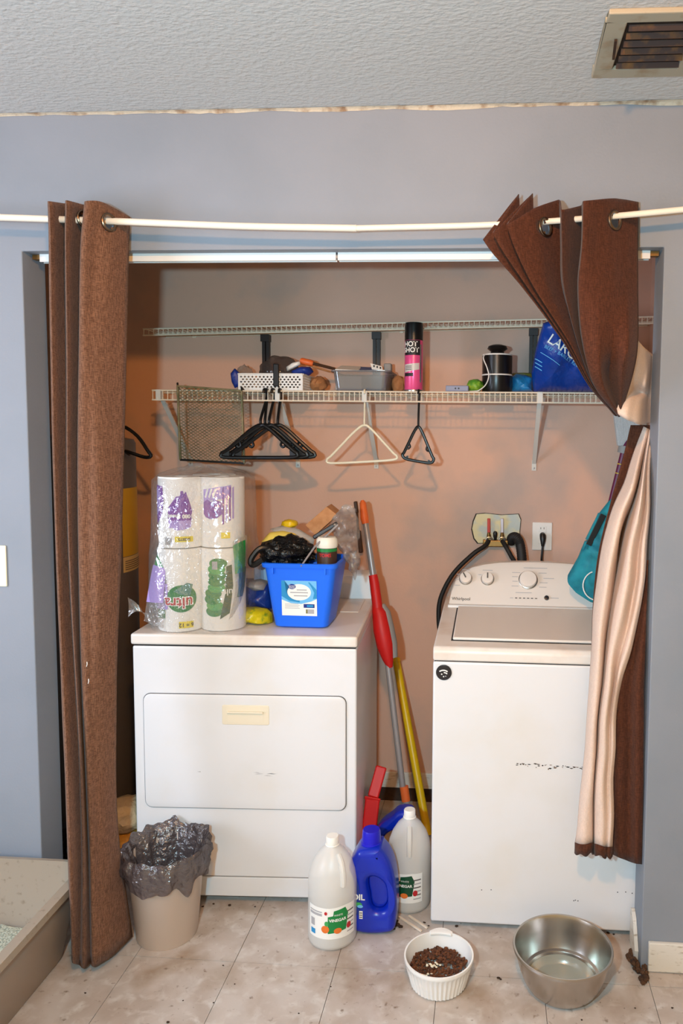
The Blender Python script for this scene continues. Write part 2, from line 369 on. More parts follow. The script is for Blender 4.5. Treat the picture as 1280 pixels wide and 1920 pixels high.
def pillow(outline, thick, crinkle=.0, seed=0, rings=9, n=64, nrm=Vector((0, -1, 0)), fr=22):
    """soft bag: closed outline of points, swollen on both faces"""
    P = [Vector(p) for p in outline]; L = [0]
    for i in range(len(P)): L.append(L[-1]+(P[(i+1) % len(P)]-P[i]).length)
    rs = []
    for k in range(n):
        d = L[-1]*k/n; i = max(j for j in range(len(P)) if L[j] <= d); rs.append(P[i].lerp(P[(i+1) % len(P)], (d-L[i])/max(L[i+1]-L[i], 1e-9)))
    c = sum(rs, Vector())/n; vs = []; fs = []
    def pt(k, s, sd):
        q = c.lerp(rs[k], s); h = thick/2*(1-s**2.6)**.6
        h *= 1+crinkle*2.0*noise.noise(q*fr+Vector((seed, 0, sd)))
        return q+nrm*h*sd + nrm*crinkle*.006*noise.noise(q*60)
    for sd in (1, -1):
        b = len(vs)
        for r in range(rings):
            s = 1-(r/rings)
            vs += [pt(k, s, sd) for k in range(n)]
        vs.append(c+nrm*thick/2*sd)
        for r in range(rings-1):
            for k in range(n): fs.append((b+r*n+k, b+r*n+(k+1) % n, b+(r+1)*n+(k+1) % n, b+(r+1)*n+k))
        for k in range(n): fs.append((b+(rings-1)*n+k, b+(rings-1)*n+(k+1) % n, b+rings*n))
    return MB().add(vs, fs)
def surf(lines, nt=8, ns=4, k=1):
    """cloth surface through pleat lines (each a list of points from top to hem)"""
    cols = [spline(l, nt) for l in lines]; rows = []
    for t in range(len(cols[0])):
        rows.append(spline([c[t] for c in cols], ns, k))
    return rows
def snap(rows, u, v):
    """foremost cloth vertex seen at that place, and the cloth normal there"""
    best = None
    for i in range(1, len(rows)-1):
        for j in range(1, len(rows[0])-1):
            d = rows[i][j]-CAM; z = d.dot(fwd); e = (PX+FPX*d.dot(rgt)/z-u)**2+(PY-FPX*d.dot(upv)/z-v)**2
            if e < 60 and (best is None or e+z*400 < best[0]): best = (e+z*400, i, j)
    _, i, j = best; n_ = (rows[i+1][j]-rows[i-1][j]).cross(rows[i][j+1]-rows[i][j-1]).normalized()
    if n_.dot(CAM-rows[i][j]) < 0: n_ = -n_
    return rows[i][j].copy(), n_
def ring(c, nrm, R, r, mb=None, n=28, k=8):
    mb = mb or MB(); nrm = Vector(nrm).normalized(); x = nrm.orthogonal().normalized(); y = nrm.cross(x)
    return mb.tube([Vector(c)+(x*math.cos(a*2*PI/n)+y*math.sin(a*2*PI/n))*R for a in range(n)], r, k, closed=True)

# ------------------------------------------------------------------ the room
XL, XR, HZ, CZ, TW, YB = -.7377, 1.0983, 2.094, 2.4786, .115, .9705
SH = -.0415
CLX, CRX = -1.32, 1.26            # closet side walls
TS = .3048; TX, TY = -.411, -.0666
floor = struct(MB().box(-3.2, 3.2, -4.2, YB+.1, -.05, -.004).build('floor', 'floorbase', smooth=0), 'dirty beige marbled vinyl tile floor', 'floor')
th = TS-.0016
tb = MB().box(0, th, 0, th, -.004, 0).build('tile', 'tile', floor, smooth=0); tb.location = (TX-5*TS, TY-7*TS, 0); first = True
for i in range(-8, 10):
    for j in range(-11, 4):
        if first: t = tb; first = False
        else: t = bpy.data.objects.new('tile', tb.data); COL.objects.link(t); t.parent = floor
        random.seed(i*31+j); t.location = (TX+i*TS, TY+j*TS, random.uniform(-.0004, .0002))
struct(MB().box(-3.2, 3.2, -4.2, YB+.1, CZ, CZ+.05).build('ceiling', 'ceil', smooth=0), 'white knockdown textured ceiling', 'ceiling')
wf = MB().prism([(-3.2, 0), (XL, 0), (XL, HZ), (XR, HZ), (XR, 0), (3.2, 0), (3.2, CZ), (-3.2, CZ)], 0, TW)
struct(wf.build('wall_front', 'wall', smooth=0, bevel=.003), 'blue grey wall around the wide closet opening', 'wall')
struct(MB().box(CLX-.1, CRX+.1, YB, YB+.1, 0, CZ).build('wall_back', 'closet', smooth=0), 'patchy pinkish beige back wall of the closet', 'wall')
struct(MB().box(CLX-.1, CLX, TW, YB, 0, CZ).build('wall_closet_left', 'closet', smooth=0), 'left side wall inside the closet', 'wall')
struct(MB().box(CRX, CRX+.1, TW, YB, 0, CZ).build('wall_closet_right', 'closet', smooth=0), 'right side wall inside the closet', 'wall')
# cracked joint between wall and ceiling
random.seed(4); rows = []
for i in range(121):
    x = -1.2+i*.025; w_ = .35+.65*max(0, min(1, (x+.2)/.6)); a = .004+w_*.014*abs(noise.noise(Vector((x*3.1, 0, 0))))+.006*abs(noise.noise(Vector((x*17, 3, 0)))); b = .004+w_*.018*abs(noise.noise(Vector((x*2.3, 9, 0))))
    rows.append([Vector((x, -.0012, CZ-a)), Vector((x, -.004, CZ-a*.5)), Vector((x, -.008, CZ-.0025)), Vector((x, -b-.006, CZ-.0012))])
struct(MB().grid(rows).build('trim_1', 'caulk', smooth=60), 'cracked cream caulk where wall meets ceiling', 'trim')
# baseboards
struct(MB().box(1.118, 2.6, -.013, 0, .003, .092).build('baseboard_right', 'basepaint', smooth=0, bevel=.003), 'worn white baseboard right of the opening', 'baseboard')
struct(MB().box(CLX, CRX, YB-.012, YB, .060, .128).build('baseboard_back', 'basepaint', smooth=0, bevel=.003), 'white baseboard strip on the closet back wall', 'baseboard')
struct(MB().box(CLX, CRX, YB-.006, YB, .0, .060).build('trim_2', 'brown_strip', smooth=0), 'dark brown strip under the back baseboard', 'trim')  # strip coloured mottled dark brown, from the floor up to the baseboard
bb = MB(); pts = [(.035, .0), (.113, .0), (.1135, .118), (.10, .124), (.075, .108), (.06, .085), (.045, .06), (.030, .035)]
n = len(pts); bb.add([(XR-.012, y, z) for y, z in pts]+[(XR-.001, y, z) for y, z in pts], [tuple(range(n)), tuple(range(2*n-1, n-1, -1))]+[(i, (i+1) % n, (i+1) % n+n, i+n) for i in range(n)])
struct(bb.build('baseboard_jamb', 'basepaint', smooth=0), 'broken white baseboard stub on the right jamb', 'baseboard')
b2 = MB()
random.seed(8)
for k in range(34):
    y = random.uniform(-.06, .07); x = XR-.018-abs(y)*.05+random.uniform(-.008, .012)+(.02 if y < -.012 else 0); r = random.uniform(.004, .010)
    b2.v += []; q = blob((x, y, .004+random.uniform(0, .03)*max(0, .06-abs(y))/.06), (r, r*1.6, r*.9), .5, 5, k, 2); b2.add(q.v, q.f)
tag(b2.build('rotten_wood_debris', 'rotwood', smooth=0), 'dark rotten wood crumbs at the foot of the right jamb', 'debris', kind='stuff')

# folding door track under the header
tr = thing('door_track', 'white metal folding door track under the closet header', 'track', ((XL+XR)/2, .05, HZ))
for a, b in ((XL+.03, .178), (.184, XR-.03)):
    m = MB(); xx = [a, b]
    prof = [(-.013, 0), (-.013, -.022), (-.007, -.022), (-.007, -.003), (.007, -.003), (.007, -.022), (.013, -.022), (.013, 0)]
    n = len(prof); m.add([(x, .05+y, HZ+z) for x in xx for y, z in prof], [(i, (i+1) % n, (i+1) % n+n, i+n) for i in range(n)]+[tuple(range(n)), tuple(range(2*n-1, n-1, -1))])
    m.build('rail', 'track', tr, smooth=0, world=True)
MB().box(.155, .205, .042, .058, HZ-.016, HZ-.0045).build('pivot_bracket', 'greymetal', tr, smooth=0, world=True, bevel=.002)
MB().box(XL+.006, XL+.036, .04, .06, HZ-.014, HZ-.001).build('end_bracket', 'brass', tr, smooth=0, world=True)
MB().box(XR-.036, XR-.006, .04, .06, HZ-.014, HZ-.001).build('end_bracket', 'brass', tr, smooth=0, world=True)

# light switch
sw = thing('light_switch', 'ivory light switch plate on the left wall', 'switch', (-.852, 0, 1.165))
MB().box(-.887, -.816, -.006, 0, 1.104, 1.229).build('plate', 'switch', sw, smooth=40, bevel=.003, world=True)
MB().box(-.862, -.846, -.013, -.005, 1.150, 1.180).build('toggle', 'switch', sw, smooth=40, bevel=.002, world=True)

# ceiling vent
v0, v1 = at(1128, 138, Z=CZ), at(1142, 15, Z=CZ)
vx0, vx1, vy0, vy1 = .868, 1.28, v1.y, v0.y
vt = thing('ceiling_vent', 'rust stained ceiling air vent with dark louvres', 'vent', ((vx0+vx1)/2, (vy0+vy1)/2, CZ))
fr = MB(); bw = .045
for a in ((vx0, vx1, vy1-bw, vy1), (vx0, vx1, vy0, vy0+bw*.8), (vx0, vx0+bw, vy0+bw*.8, vy1-bw), (vx1-bw, vx1, vy0+bw*.8, vy1-bw)): fr.box(a[0], a[1], a[2], a[3], CZ-.012, CZ)
fr.build('frame', 'vent', vt, smooth=0, bevel=.003, world=True)
MB().box(vx0+bw*.9, vx1-bw*.9, vy0+bw*.7, vy1-bw*.9, CZ-.002, CZ).build('duct', 'ventdark', vt, smooth=0, world=True)
for xa, xb in ((vx0+bw+.006, 1.068), (1.09, vx1-bw)):
    for k in range(7):
        y = vy0+bw*.8+.020+k*.034
        if y > vy1-bw-.01: break
        MB().bar((xa, y, CZ-.013), (xb, y, CZ-.013), .013, .0025, (0, .75, .66)).build('slat', 'ventslat', vt, smooth=0, world=True)
MB().box(1.068, 1.09, vy0+bw*.7, vy1-bw*.9, CZ-.016, CZ-.002).build('mullion', 'vent', vt, smooth=0, world=True)
MB().bar((vx0+.030, vy0+.10, CZ-.016), (vx0+.034, vy0+.155, CZ-.030), .006, .006).build('lever', 'ventdark', vt, smooth=0, world=True)

# ------------------------------------------------------------------ curtain rod and curtains
RY = -.095
rp = spline([at(-190, 402, RY), at(-20, 407, RY), at(240, 416, RY), at(450, 424, RY), at(668, 428, RY)], 8)
rp2 = spline([at(664, 428, RY), at(930, 421, RY), at(1130, 407, RY), at(1300, 391, RY), at(1450, 377, RY)], 8)
rod = thing('curtain_rod', 'sagging cream white curtain rod across the closet opening', 'curtain rod', (.18, -.07, 2.14))
MB().tube(rp, .0092, 12).build('outer_tube', 'rod', rod, world=True)
MB().tube(rp2, .0080, 12).build('inner_tube', 'rod', rod, world=True)
for p in (rp[0], rp2[-1]):
    MB().bar((p.x, p.y, p.z), (p.x, 0, p.z), .02, .03).build('wall_bracket', 'rod', rod, smooth=0, bevel=.002, world=True)

def pl(*pts): return [at(p[0], p[1], p[2]-.025*max(0, min(1, (760-p[1])/120)) if p[1] < 760 else p[2]) for p in pts]
cl = thing('brown_curtain', 'brown linen grommet curtain hanging straight on the left', 'curtain', (-.52, -.09, 0))
lines = [
    pl((91, 379, -.04), (93, 480, -.05), (97, 700, -.07), (104, 1000, -.09), (116, 1300, -.11), (126, 1550, -.19), (135, 1798, -.15)),
    pl((92, 377, -.13), (95, 480, -.13), (99, 700, -.13), (107, 1000, -.14), (120, 1300, -.15), (131, 1550, -.22), (138, 1806, -.165)),
    pl((123, 381, -.03), (121, 480, -.04), (123, 700, -.06), (126, 1000, -.08), (141, 1300, -.10), (151, 1550, -.15), (150, 1809, -.14)),
    pl((126, 376, -.13), (124, 480, -.13), (126, 700, -.13), (130, 1000, -.135), (145, 1300, -.145), (156, 1550, -.18), (157, 1815, -.165)),
    pl((158, 384, -.03), (150, 480, -.03), (146, 700, -.05), (146, 1000, -.07), (153, 1300, -.085), (164, 1550, -.11), (170, 1806, -.135)),
    pl((160, 377, -.145), (153, 480, -.14), (149, 700, -.135), (149, 1000, -.135), (157, 1300, -.14), (169, 1550, -.15), (175, 1812, -.16)),
    pl((185, 377, -.12), (178, 480, -.11), (170, 700, -.125), (168, 1000, -.13), (172, 1300, -.13), (182, 1550, -.13), (192, 1803, -.14)),
    pl((210, 388, -.07), (205, 480, -.085), (192, 700, -.10), (188, 1000, -.125), (190, 1300, -.11), (200, 1550, -.10), (212, 1790, -.10)),
    pl((243, 407, -.008), (241, 480, -.012), (236, 700, -.03), (228, 1000, -.05), (218, 1300, -.06), (221, 1550, -.045), (248, 1756, -.005)),
]
rows = surf(lines, 10, 5)
for r in rows:
    for p in r:
        p.y += .004*noise.noise(Vector((p.x*14, p.z*3, 0))); p.z = max(p.z, .008)
gl, nr = snap(rows, 205, 416)
MB().grid(rows, skip=lambda c: (c-gl).length < .019).build('panel', 'brown', cl, smooth=80, solid=.003, world=True)
ring(gl+nr*.003, nr, .0215, .0042).build('grommet', 'bronze', cl, world=True)
ring(at(158, 411, -.085), nr, .0205, .0042).build('grommet', 'bronze', cl, world=True)
# loose threads
for u, v in ((163, 1241), (166, 1273)):
    p = at(u, v, -.150); MB().tube(spline([p, p+Vector((.002, -.003, -.006)), p+Vector((-.001, -.001, -.013))], 3), .0011, 5).build('thread', 'white', cl, world=True)

rc = thing('tucked_curtain', 'dark brown grommet curtain bunched up with beige lining on the right', 'curtain', (.98, -.05, .3))
A = [
    pl((905, 449, -.085), (926, 478, -.085), (980, 540, -.08), (1055, 640, -.06), (1103, 722, -.035), (1150, 777, .0)),
    pl((940, 404, -.07), (952, 462, -.07), (992, 540, -.065), (1062, 640, -.05), (1106, 722, -.03), (1152, 778, .0)),
    pl((972, 364, -.045), (978, 455, -.05), (1004, 540, -.05), (1068, 640, -.045), (1108, 722, -.025), (1153, 778, .0)),
    pl((924, 436, -.115), (944, 472, -.11), (990, 540, -.10), (1060, 640, -.075), (1106, 722, -.05), (1152, 778, -.008)),
    pl((962, 397, -.09), (970, 460, -.09), (1006, 540, -.085), (1068, 640, -.065), (1109, 722, -.04), (1153, 779, -.004)),
    pl((998, 363, -.055), (1002, 455, -.06), (1022, 540, -.06), (1076, 640, -.055), (1112, 722, -.03), (1154, 779, 0)),
    pl((950, 420, -.145), (966, 466, -.14), (1002, 540, -.125), (1066, 640, -.095), (1109, 722, -.065), (1153, 779, -.014)),
    pl((998, 392, -.105), (1006, 458, -.105), (1026, 540, -.10), (1074, 640, -.08), (1112, 722, -.055), (1155, 780, -.01)),
    pl((1048, 374, -.035), (1050, 455, -.04), (1054, 540, -.045), (1086, 640, -.05), (1115, 722, -.03), (1156, 780, 0)),
    pl((1053, 393, -.135), (1054, 455, -.135), (1058, 540, -.125), (1082, 640, -.105), (1112, 720, -.075), (1157, 779, -.014)),
    pl((1090, 385, -.035), (1089, 455, -.035), (1082, 540, -.045), (1091, 640, -.055), (1116, 722, -.04), (1158, 780, -.004)),
    pl((1094, 377, -.145), (1092, 455, -.14), (1086, 540, -.13), (1094, 640, -.12), (1114, 722, -.10), (1159, 781, -.02)),
    pl((1125, 374, -.115), (1122, 455, -.11), (1118, 540, -.12), (1120, 640, -.13), (1128, 718, -.12), (1161, 781, -.028)),
    pl((1152, 372, -.075), (1150, 455, -.08), (1150, 540, -.09), (1150, 640, -.10), (1142, 705, -.05), (1162, 780, -.02)),
    pl((1172, 374, -.04), (1174, 455, -.05), (1174, 540, -.06), (1176, 640, -.11), (1166, 695, -.12), (1163, 779, -.03)),
    pl((1196, 379, -.008), (1195, 455, -.012), (1195, 540, -.02), (1195, 640, -.05), (1186, 700, -.06), (1163, 776, -.015)),
]
rows = surf(A, 10, 5, .45)
for r in rows:
    for p in r: p.y += .006*noise.noise(Vector((p.x*18, p.z*6, 4)))
(g1, n1), (g2, n2) = snap(rows, 1018, 426), snap(rows, 1152, 413)
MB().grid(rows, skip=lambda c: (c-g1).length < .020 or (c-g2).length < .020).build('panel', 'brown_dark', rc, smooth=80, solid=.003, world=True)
ring(g1+n1*.003, n1, .0225, .0042).build('grommet', 'bronze', rc, world=True)
ring(g2+n2*.003, n2, .0225, .0042).build('grommet', 'bronze', rc, world=True)
T = [
    pl((1193, 636, -.05), (1190, 672, -.06), (1180, 705, -.06), (1172, 728, -.05), (1158, 762, -.045), (1153, 772, -.035), (1168, 781, .0)),
    pl((1203, 648, .01), (1202, 684, .005), (1194, 712, .0), (1188, 732, .05), (1178, 752, -.03), (1172, 782, -.045), (1182, 788, .02)),
    pl((1208, 653, .04), (1208, 690, .035), (1203, 718, .04), (1198, 735, .09), (1190, 750, .0), (1184, 785, -.03), (1190, 792, .04)),
    pl((1214, 658, .08), (1213, 695, .06), (1209, 722, .05), (1206, 737, .10), (1200, 750, .03), (1196, 790, -.005), (1198, 795, .06)),
    pl((1219, 662, .11), (1217, 698, .10), (1214, 726, .10), (1212, 738, .12), (1209, 748, .09), (1206, 788, .07), (1208, 794, .10)),
    pl((1224, 665, .15), (1222, 700, .15), (1220, 728, .15), (1218, 742, .15), (1218, 750, .15), (1217, 786, .15), (1217, 792, .15)),
    pl((1242, 674, .18), (1242, 705, .18), (1242, 722, .18), (1242, 732, .18), (1242, 742, .18), (1242, 780, .18), (1242, 790, .18)),
]
MB().grid(surf(T, 7, 5)).build('tucked_lining', 'lining', rc, smooth=80, solid=.003, world=True)
B = [
    pl((1205, 800, .165), (1172, 895, .14), (1131, 1000, .12), (1114, 1130, .11), (1105, 1280, .09), (1094, 1420, .07), (1078, 1578, .06)),
    pl((1209, 802, .15), (1182, 895, .07), (1141, 1000, .055), (1120, 1130, .06), (1109, 1280, .045), (1099, 1420, .035), (1086, 1580, .035)),
    pl((1211, 804, .15), (1189, 895, .03), (1154, 1000, .02), (1131, 1130, .03), (1116, 1280, .025), (1107, 1420, .02), (1097, 1581, .025)),
    pl((1213, 804, .155), (1194, 895, .06), (1162, 1000, .05), (1139, 1130, .06), (1122, 1280, .04), (1113, 1420, .035), (1108, 1580, .035)),
    pl((1214, 805, .165), (1198, 895, .14), (1167, 1000, .17), (1145, 1130, .13), (1126, 1280, .11), (1116, 1420, .09), (1112, 1581, .08)),
    pl((1215, 806, .155), (1203, 895, .07), (1181, 1000, .055), (1155, 1130, .05), (1132, 1280, .04), (1121, 1420, .035), (1116, 1582, .025)),
    pl((1216, 806, .155), (1206, 895, .03), (1190, 1000, .015), (1167, 1130, .02), (1141, 1280, .02), (1131, 1420, .015), (1127, 1584, .012)),
    pl((1218, 807, .16), (1210, 895, .08), (1200, 1000, .07), (1183, 1130, .06), (1151, 1280, .055), (1139, 1420, .035), (1137, 1586, .03)),
    pl((1220, 808, .16), (1213, 895, .06), (1207, 1000, .03), (1195, 1130, .025), (1158, 1280, .02), (1145, 1410, .025), (1143, 1587, .02)),
    pl((1222, 809, .165), (1216, 895, .08), (1212, 1000, .05), (1203, 1130, .04), (1166, 1280, .04), (1151, 1400, .04), (1149, 1588, .04)),
]
rows = surf(B, 9, 5)
for r in rows:
    for p in r: p.y += .018*noise.noise(Vector((p.x*20, p.z*6, 2)))-.004; p.x += .006*noise.noise(Vector((p.x*15, p.z*7, 8))); p.y = min(p.y, .128 if p.z < 1.08 else .17)
MB().grid(rows).build('hanging_lining', 'lining', rc, smooth=80, solid=.003, world=True)
last = rows[-1]; hem = [[p+Vector((0, -.003, .004)) for p in last], [p+Vector((.0, -.004, -.012)) for p in last], [p+Vector((.0, -.002, -.030-.004*math.sin(i*.8))) for i, p in enumerate(last)]]
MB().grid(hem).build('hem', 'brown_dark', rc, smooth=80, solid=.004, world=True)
K = [
    pl((1182, 797, .155), (1166, 865, .155), (1145, 940, .14), (1121, 1040, .13), (1111, 1140, .12), (1108, 1240, .11)),
    pl((1200, 797, .16), (1184, 865, .16), (1163, 940, .15), (1132, 1040, .135), (1117, 1140, .125), (1112, 1240, .112)),
    pl((1222, 797, .165), (1205, 865, .165), (1180, 940, .155), (1145, 1040, .14), (1125, 1140, .13), (1118, 1240, .115)),
]
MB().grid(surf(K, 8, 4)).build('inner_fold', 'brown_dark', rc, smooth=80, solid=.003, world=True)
D = [
    pl((1196, 1050, .10), (1186, 1130, .10), (1150, 1280, .09), (1143, 1420, .085), (1143, 1600, .08)),
    pl((1204, 1050, .07), (1196, 1130, .06), (1165, 1280, .045), (1160, 1420, .04), (1160, 1607, .035)),
    pl((1210, 1050, .06), (1203, 1130, .055), (1182, 1280, .05), (1180, 1420, .055), (1178, 1614, .05)),
    pl((1213, 1050, .05), (1209, 1130, .045), (1196, 1280, .02), (1194, 1420, .02), (1192, 1619, .02)),
    pl((1215, 1050, .05), (1212, 1130, .04), (1207, 1280, .032), (1206, 1420, .03), (1203, 1621, .03)),
]
rows = surf(D, 9, 5)
for r in rows:
    for p in r: p.y += .006*noise.noise(Vector((p.x*25, p.z*7, 5)))
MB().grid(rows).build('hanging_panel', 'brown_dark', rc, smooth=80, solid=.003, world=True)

# ------------------------------------------------------------------ dryer
DW, DD, DH = .737, .665, .920
dr = thing('clothes_dryer', 'white front loading clothes dryer with drop down door', 'dryer', (-.5267, .1851, 0), .05)
MB().box(.002, DW-.002, .0, DD, .03, .878).build('cabinet', 'enamel', dr, smooth=40, bevel=.006, seg=3)
MB().box(.006, DW-.006, .004, DD-.004, .876, .886).build('top_gap', 'gap', dr, smooth=0)
MB().box(-.001, DW+.001, -.008, DD, .884, DH).build('top', 'enamel_top', dr, smooth=40, bevel=.007, seg=3)
def panel(x0, x1, z0, z1, r, y, d, bev):
    vs, fs = curve2d([rrect(x0, x1, z0, z1, r)], d, bev); return MB().add([(v.x, y-v.z, v.y) for v in vs], fs)
panel(.0345, .7025, .3333, .7215, .025, 0, .004, 0).build('door_gap', 'gap', dr, smooth=0)
door = panel(.0362, .7008, .3352, .720, .024, -.001, .012, .004).build('door', 'enamel', dr, smooth=50)
panel(.296, .450, .622, .688, .006, -.007, .003, .0012).build('handle_plate', 'cream', door, smooth=50)
panel(.314, .432, .630, .666, .004, -.0085, .0016, 0).build('handle_recess', 'cream', door, smooth=0)
MB().box(.314, .432, -.0175, -.008, .662, .668).build('handle_lip', 'cream', door, smooth=40, bevel=.002)
MB().box(.002, DW-.002, -.0015, .01, .098, .1005).build('seam', 'greyclip', dr, smooth=0)
panel(.0035, DW-.0035, .032, .0975, .004, -.001, .006, .002).build('kick_panel', 'enamel', dr, smooth=50)
for x in (.05, DW-.05):
    for y in (.06, DD-.06): MB().lathe([(.016, 0), (.018, .004), (.012, .012), (.012, .034)], 14, (x, y, 0)).build('foot', 'rubber', dr)
cp = MB(); pr = [(.563, DH-.002), (.578, 1.012), (.593, 1.020), (.660, 1.020), (.663, DH-.002)]; n = len(pr)
cp.add([(x, y, z) for x in (.004, DW-.004) for y, z in pr], [tuple(range(n)), tuple(range(2*n-1, n-1, -1))]+[(i, i+n, (i+1) % n+n, (i+1) % n) for i in range(n)])
cp.build('console', 'enamel', dr, smooth=30, bevel=.004)
panel(.08, .35, .94, .995, .006, .570, .004, .001).build('dial_plate', 'print_dark', dr, smooth=50)
for x in (.52,):
    MB().add([(v.x, .572+v.z, v.y) for v in curve2d([ell(0, 0, .022, .022)], .02, .004)[0]], curve2d([ell(0, 0, .022, .022)], .02, .004)[1]).build('knob', 'console', dr).location = (x, -.005, .968)
MB().box(.505, .515, .30, .55, DH-.001, DH+.0008).build('lint_lid_seam', 'greyclip', dr, smooth=0)
MB().box(.52, .70, .33, .545, DH-.001, DH+.0030).build('lint_lid', 'enamel_top', dr, smooth=40, bevel=.002)
random.seed(3)
for k in range(9):
    x = random.choice([random.uniform(.05, .25), random.uniform(.33, .45)]); z = .455+random.uniform(-.012, .008)
    MB().add([(x, -.00725, z), (x+random.uniform(.01, .035), -.00725, z+random.uniform(-.002, .002)), (x+.012, -.00725, z+.0016)], [(0, 1, 2)]).build('scuff', 'greyprint', door, smooth=0)

# ------------------------------------------------------------------ washer
WW, WD, WH = .70, .66, .92
ws = thing('washing_machine', 'white top loading washing machine with silver knobs', 'washing machine', (.463, .1357, 0), .0008)
MB().box(.0, WW, .0, WD, .022, .872).build('cabinet', 'enamel', ws, smooth=40, bevel=.007, seg=3)
MB().box(.004, WW-.004, .004, WD-.01, .870, .8765).build('deck_gap', 'gap', ws, smooth=0)
deck = MB(); pr = [(-.004, .875), (-.006, .905), (.004, WH-.002), (.02, WH), (.49, WH+.016), (.66, WH+.016), (.66, .875)]; n = len(pr)
deck.add([(x, y, z) for x in (.0, WW) for y, z in pr], [tuple(range(n)), tuple(range(2*n-1, n-1, -1))]+[(i, i+n, (i+1) % n+n, (i+1) % n) for i in range(n)])
deck.build('deck', 'enamel_top', ws, smooth=30, bevel=.006, seg=3)
def lidpt(x, y, h): return Vector((x, y, WH+.016*(y-.02)/.47+h))
for nm, m, a, h0, h1 in (('lid_gap', 'gap', (.052, .652, .062, .462), -.002, .001), ('lid', 'console', (.057, .647, .067, .458), 0, .010)):
    q = MB(); x0, x1, y0, y1 = a; q.add([lidpt(x, y, h) for h in (h0, h1) for y in (y0, y1) for x in (x0, x1)], [(0, 2, 3, 1), (4, 5, 7, 6), (0, 1, 5, 4), (2, 6, 7, 3), (0, 4, 6, 2), (1, 3, 7, 5)])
    q.build(nm, m, ws, smooth=40, bevel=.005 if nm == 'lid' else 0, seg=3)
# control console: arched, leaning back
xs = [.022, .030, .045, .070, .105, .15, .21, .28, .35, .42, .49, .55, .595, .63, .655, .670, .678]
tops = [.020, .055, .086, .112, .130, .141, .149, .152, .153, .152, .149, .141, .130, .112, .086, .055, .020]
cz0 = WH+.0165
def cpt(x, h, d=0):      # point on the sloping fascia
    return Vector((x, .488+h*.62+d*-.85, cz0+h+d*.52))
q = MB(); rows = []
for x, t in zip(xs, tops):
    rows.append([cpt(x, 0), cpt(x, t*.5), cpt(x, t-.006), cpt(x, t)+Vector((0, .006, .002)), Vector((x, .625, cz0+t+.002)), Vector((x, .655, cz0+t-.02)), Vector((x, .657, cz0))])
q.grid(rows); q.add(rows[0], [tuple(range(7))]); q.add(rows[-1], [tuple(range(6, -1, -1))])
q.build('console', 'console', ws, smooth=35)
MB().box(.018, .682, .470, .50, WH+.010, WH+.024).build('console_sill', 'white', ws, smooth=40, bevel=.004)
fn_n = Vector((0, -.85, .52)).normalized()
def knob(x, h, r, d, name, m1, m2):
    c = cpt(x, h); ax = fn_n; X = Vector((1, 0, 0)); Yv = ax.cross(X)
    def disc(r0, prof, nm, m, par):
        vs = []; n = 28
        for rr, dd in prof: vs += [c+ax*dd+(X*math.cos(k*2*PI/n)+Yv*math.sin(k*2*PI/n))*rr for k in range(n)]
        f = [(i*n+k, i*n+(k+1) % n, (i+1)*n+(k+1) % n, (i+1)*n+k) for i in range(len(prof)-1) for k in range(n)]+[tuple((len(prof)-1)*n+k for k in range(n))]
        return MB().add(vs, f).build(nm, m, par, smooth=35)
    kb = disc(r, [(r*1.12, 0), (r*1.12, d*.25), (r*1.02, d*.35)], name, m2, ws)
    disc(r, [(r, d*.2), (r, d*.8), (r*.92, d), (r*.80, d*1.03)], 'cap', m1, kb)
    return kb, c, ax
for x, h, r in ((.081, .093, .0225), (.164, .093, .0225), (.317, .093, .0325)):
    kb, c, ax = knob(x, h, r, .020, 'knob', 'console', 'chrome')
    Yv = ax.cross(Vector((1, 0, 0))); a = .5 if x < .1 else (0 if x < .2 else .8); dd = Yv*math.cos(a)+Vector((1, 0, 0))*-math.sin(a)
    if r < .03: MB().bar(c+ax*.0215-dd*r*.1, c+ax*.0215+dd*r*.85, .005, .002, ax).build('pointer', 'print_dark', kb, smooth=0)
knob(.385, .034, .0085, .008, 'start_button', 'badge', 'chrome')
def fas(x, h): return lambda a, b: cpt(x+a, h+b*.85, .0012)
text('Whirlpool', .0165, fas(.066, .024), 'print_dark', ws, 'brand_lettering', .0002)
for k in range(6): flat(rect(-.004, .004, -.0018, .0018), fas(.272+k*.0148, .0315), 'print_dark', ws, 'status_light')
for x, h, w in ((.081, .124, .030), (.164, .124, .038), (.317, .135, .032), (.355, .135, .07), (.272, .118, .03), (.268, .104, .022), (.268, .088, .02), (.268, .072, .026), (.372, .118, .03), (.395, .1, .04), (.375, .085, .03), (.372, .07, .028), (.30, .05, .06), (.052, .108, .012), (.048, .09, .012), (.05, .07, .02), (.135, .108, .012), (.255, .0315, .012), (.415, .034, .03)):
    flat(rect(-w/2, w/2, -.0011, .0011), fas(x, h), 'greyprint', ws, 'print_line')
# round badge
bc = Vector((.034, -.0025, .838))
v_, f_ = curve2d([ell(0, 0, .0245, .0245)], .004, .0012); bd = MB().add([(bc.x+v.x, bc.y+.001-v.z, bc.z+v.y) for v in v_], f_).build('badge', 'badge', ws)
def bfn(a, b): return Vector((bc.x+a, bc.y-.0014, bc.z+b))
def arc(r0, r1, a0, a1, cx, cy, n=10):
    return [(cx+r1*math.cos(math.radians(a0+(a1-a0)*k/n)), cy+r1*math.sin(math.radians(a0+(a1-a0)*k/n))) for k in range(n+1)]+[(cx+r0*math.cos(math.radians(a1+(a0-a1)*k/n)), cy+r0*math.sin(math.radians(a1+(a0-a1)*k/n))) for k in range(n+1)]
for p in (arc(.0185, .0225, 52, 128, -.001, -.013), arc(.0105, .014, 40, 95, .001, -.012), ell(-.0065, -.005, .0024, .0024, 12), ell(-.0005, -.0125, .0022, .0022, 12), ell(.006, -.011, .0015, .0015, 10)):
    flat(p, bfn, 'white', bd, 'badge_mark')
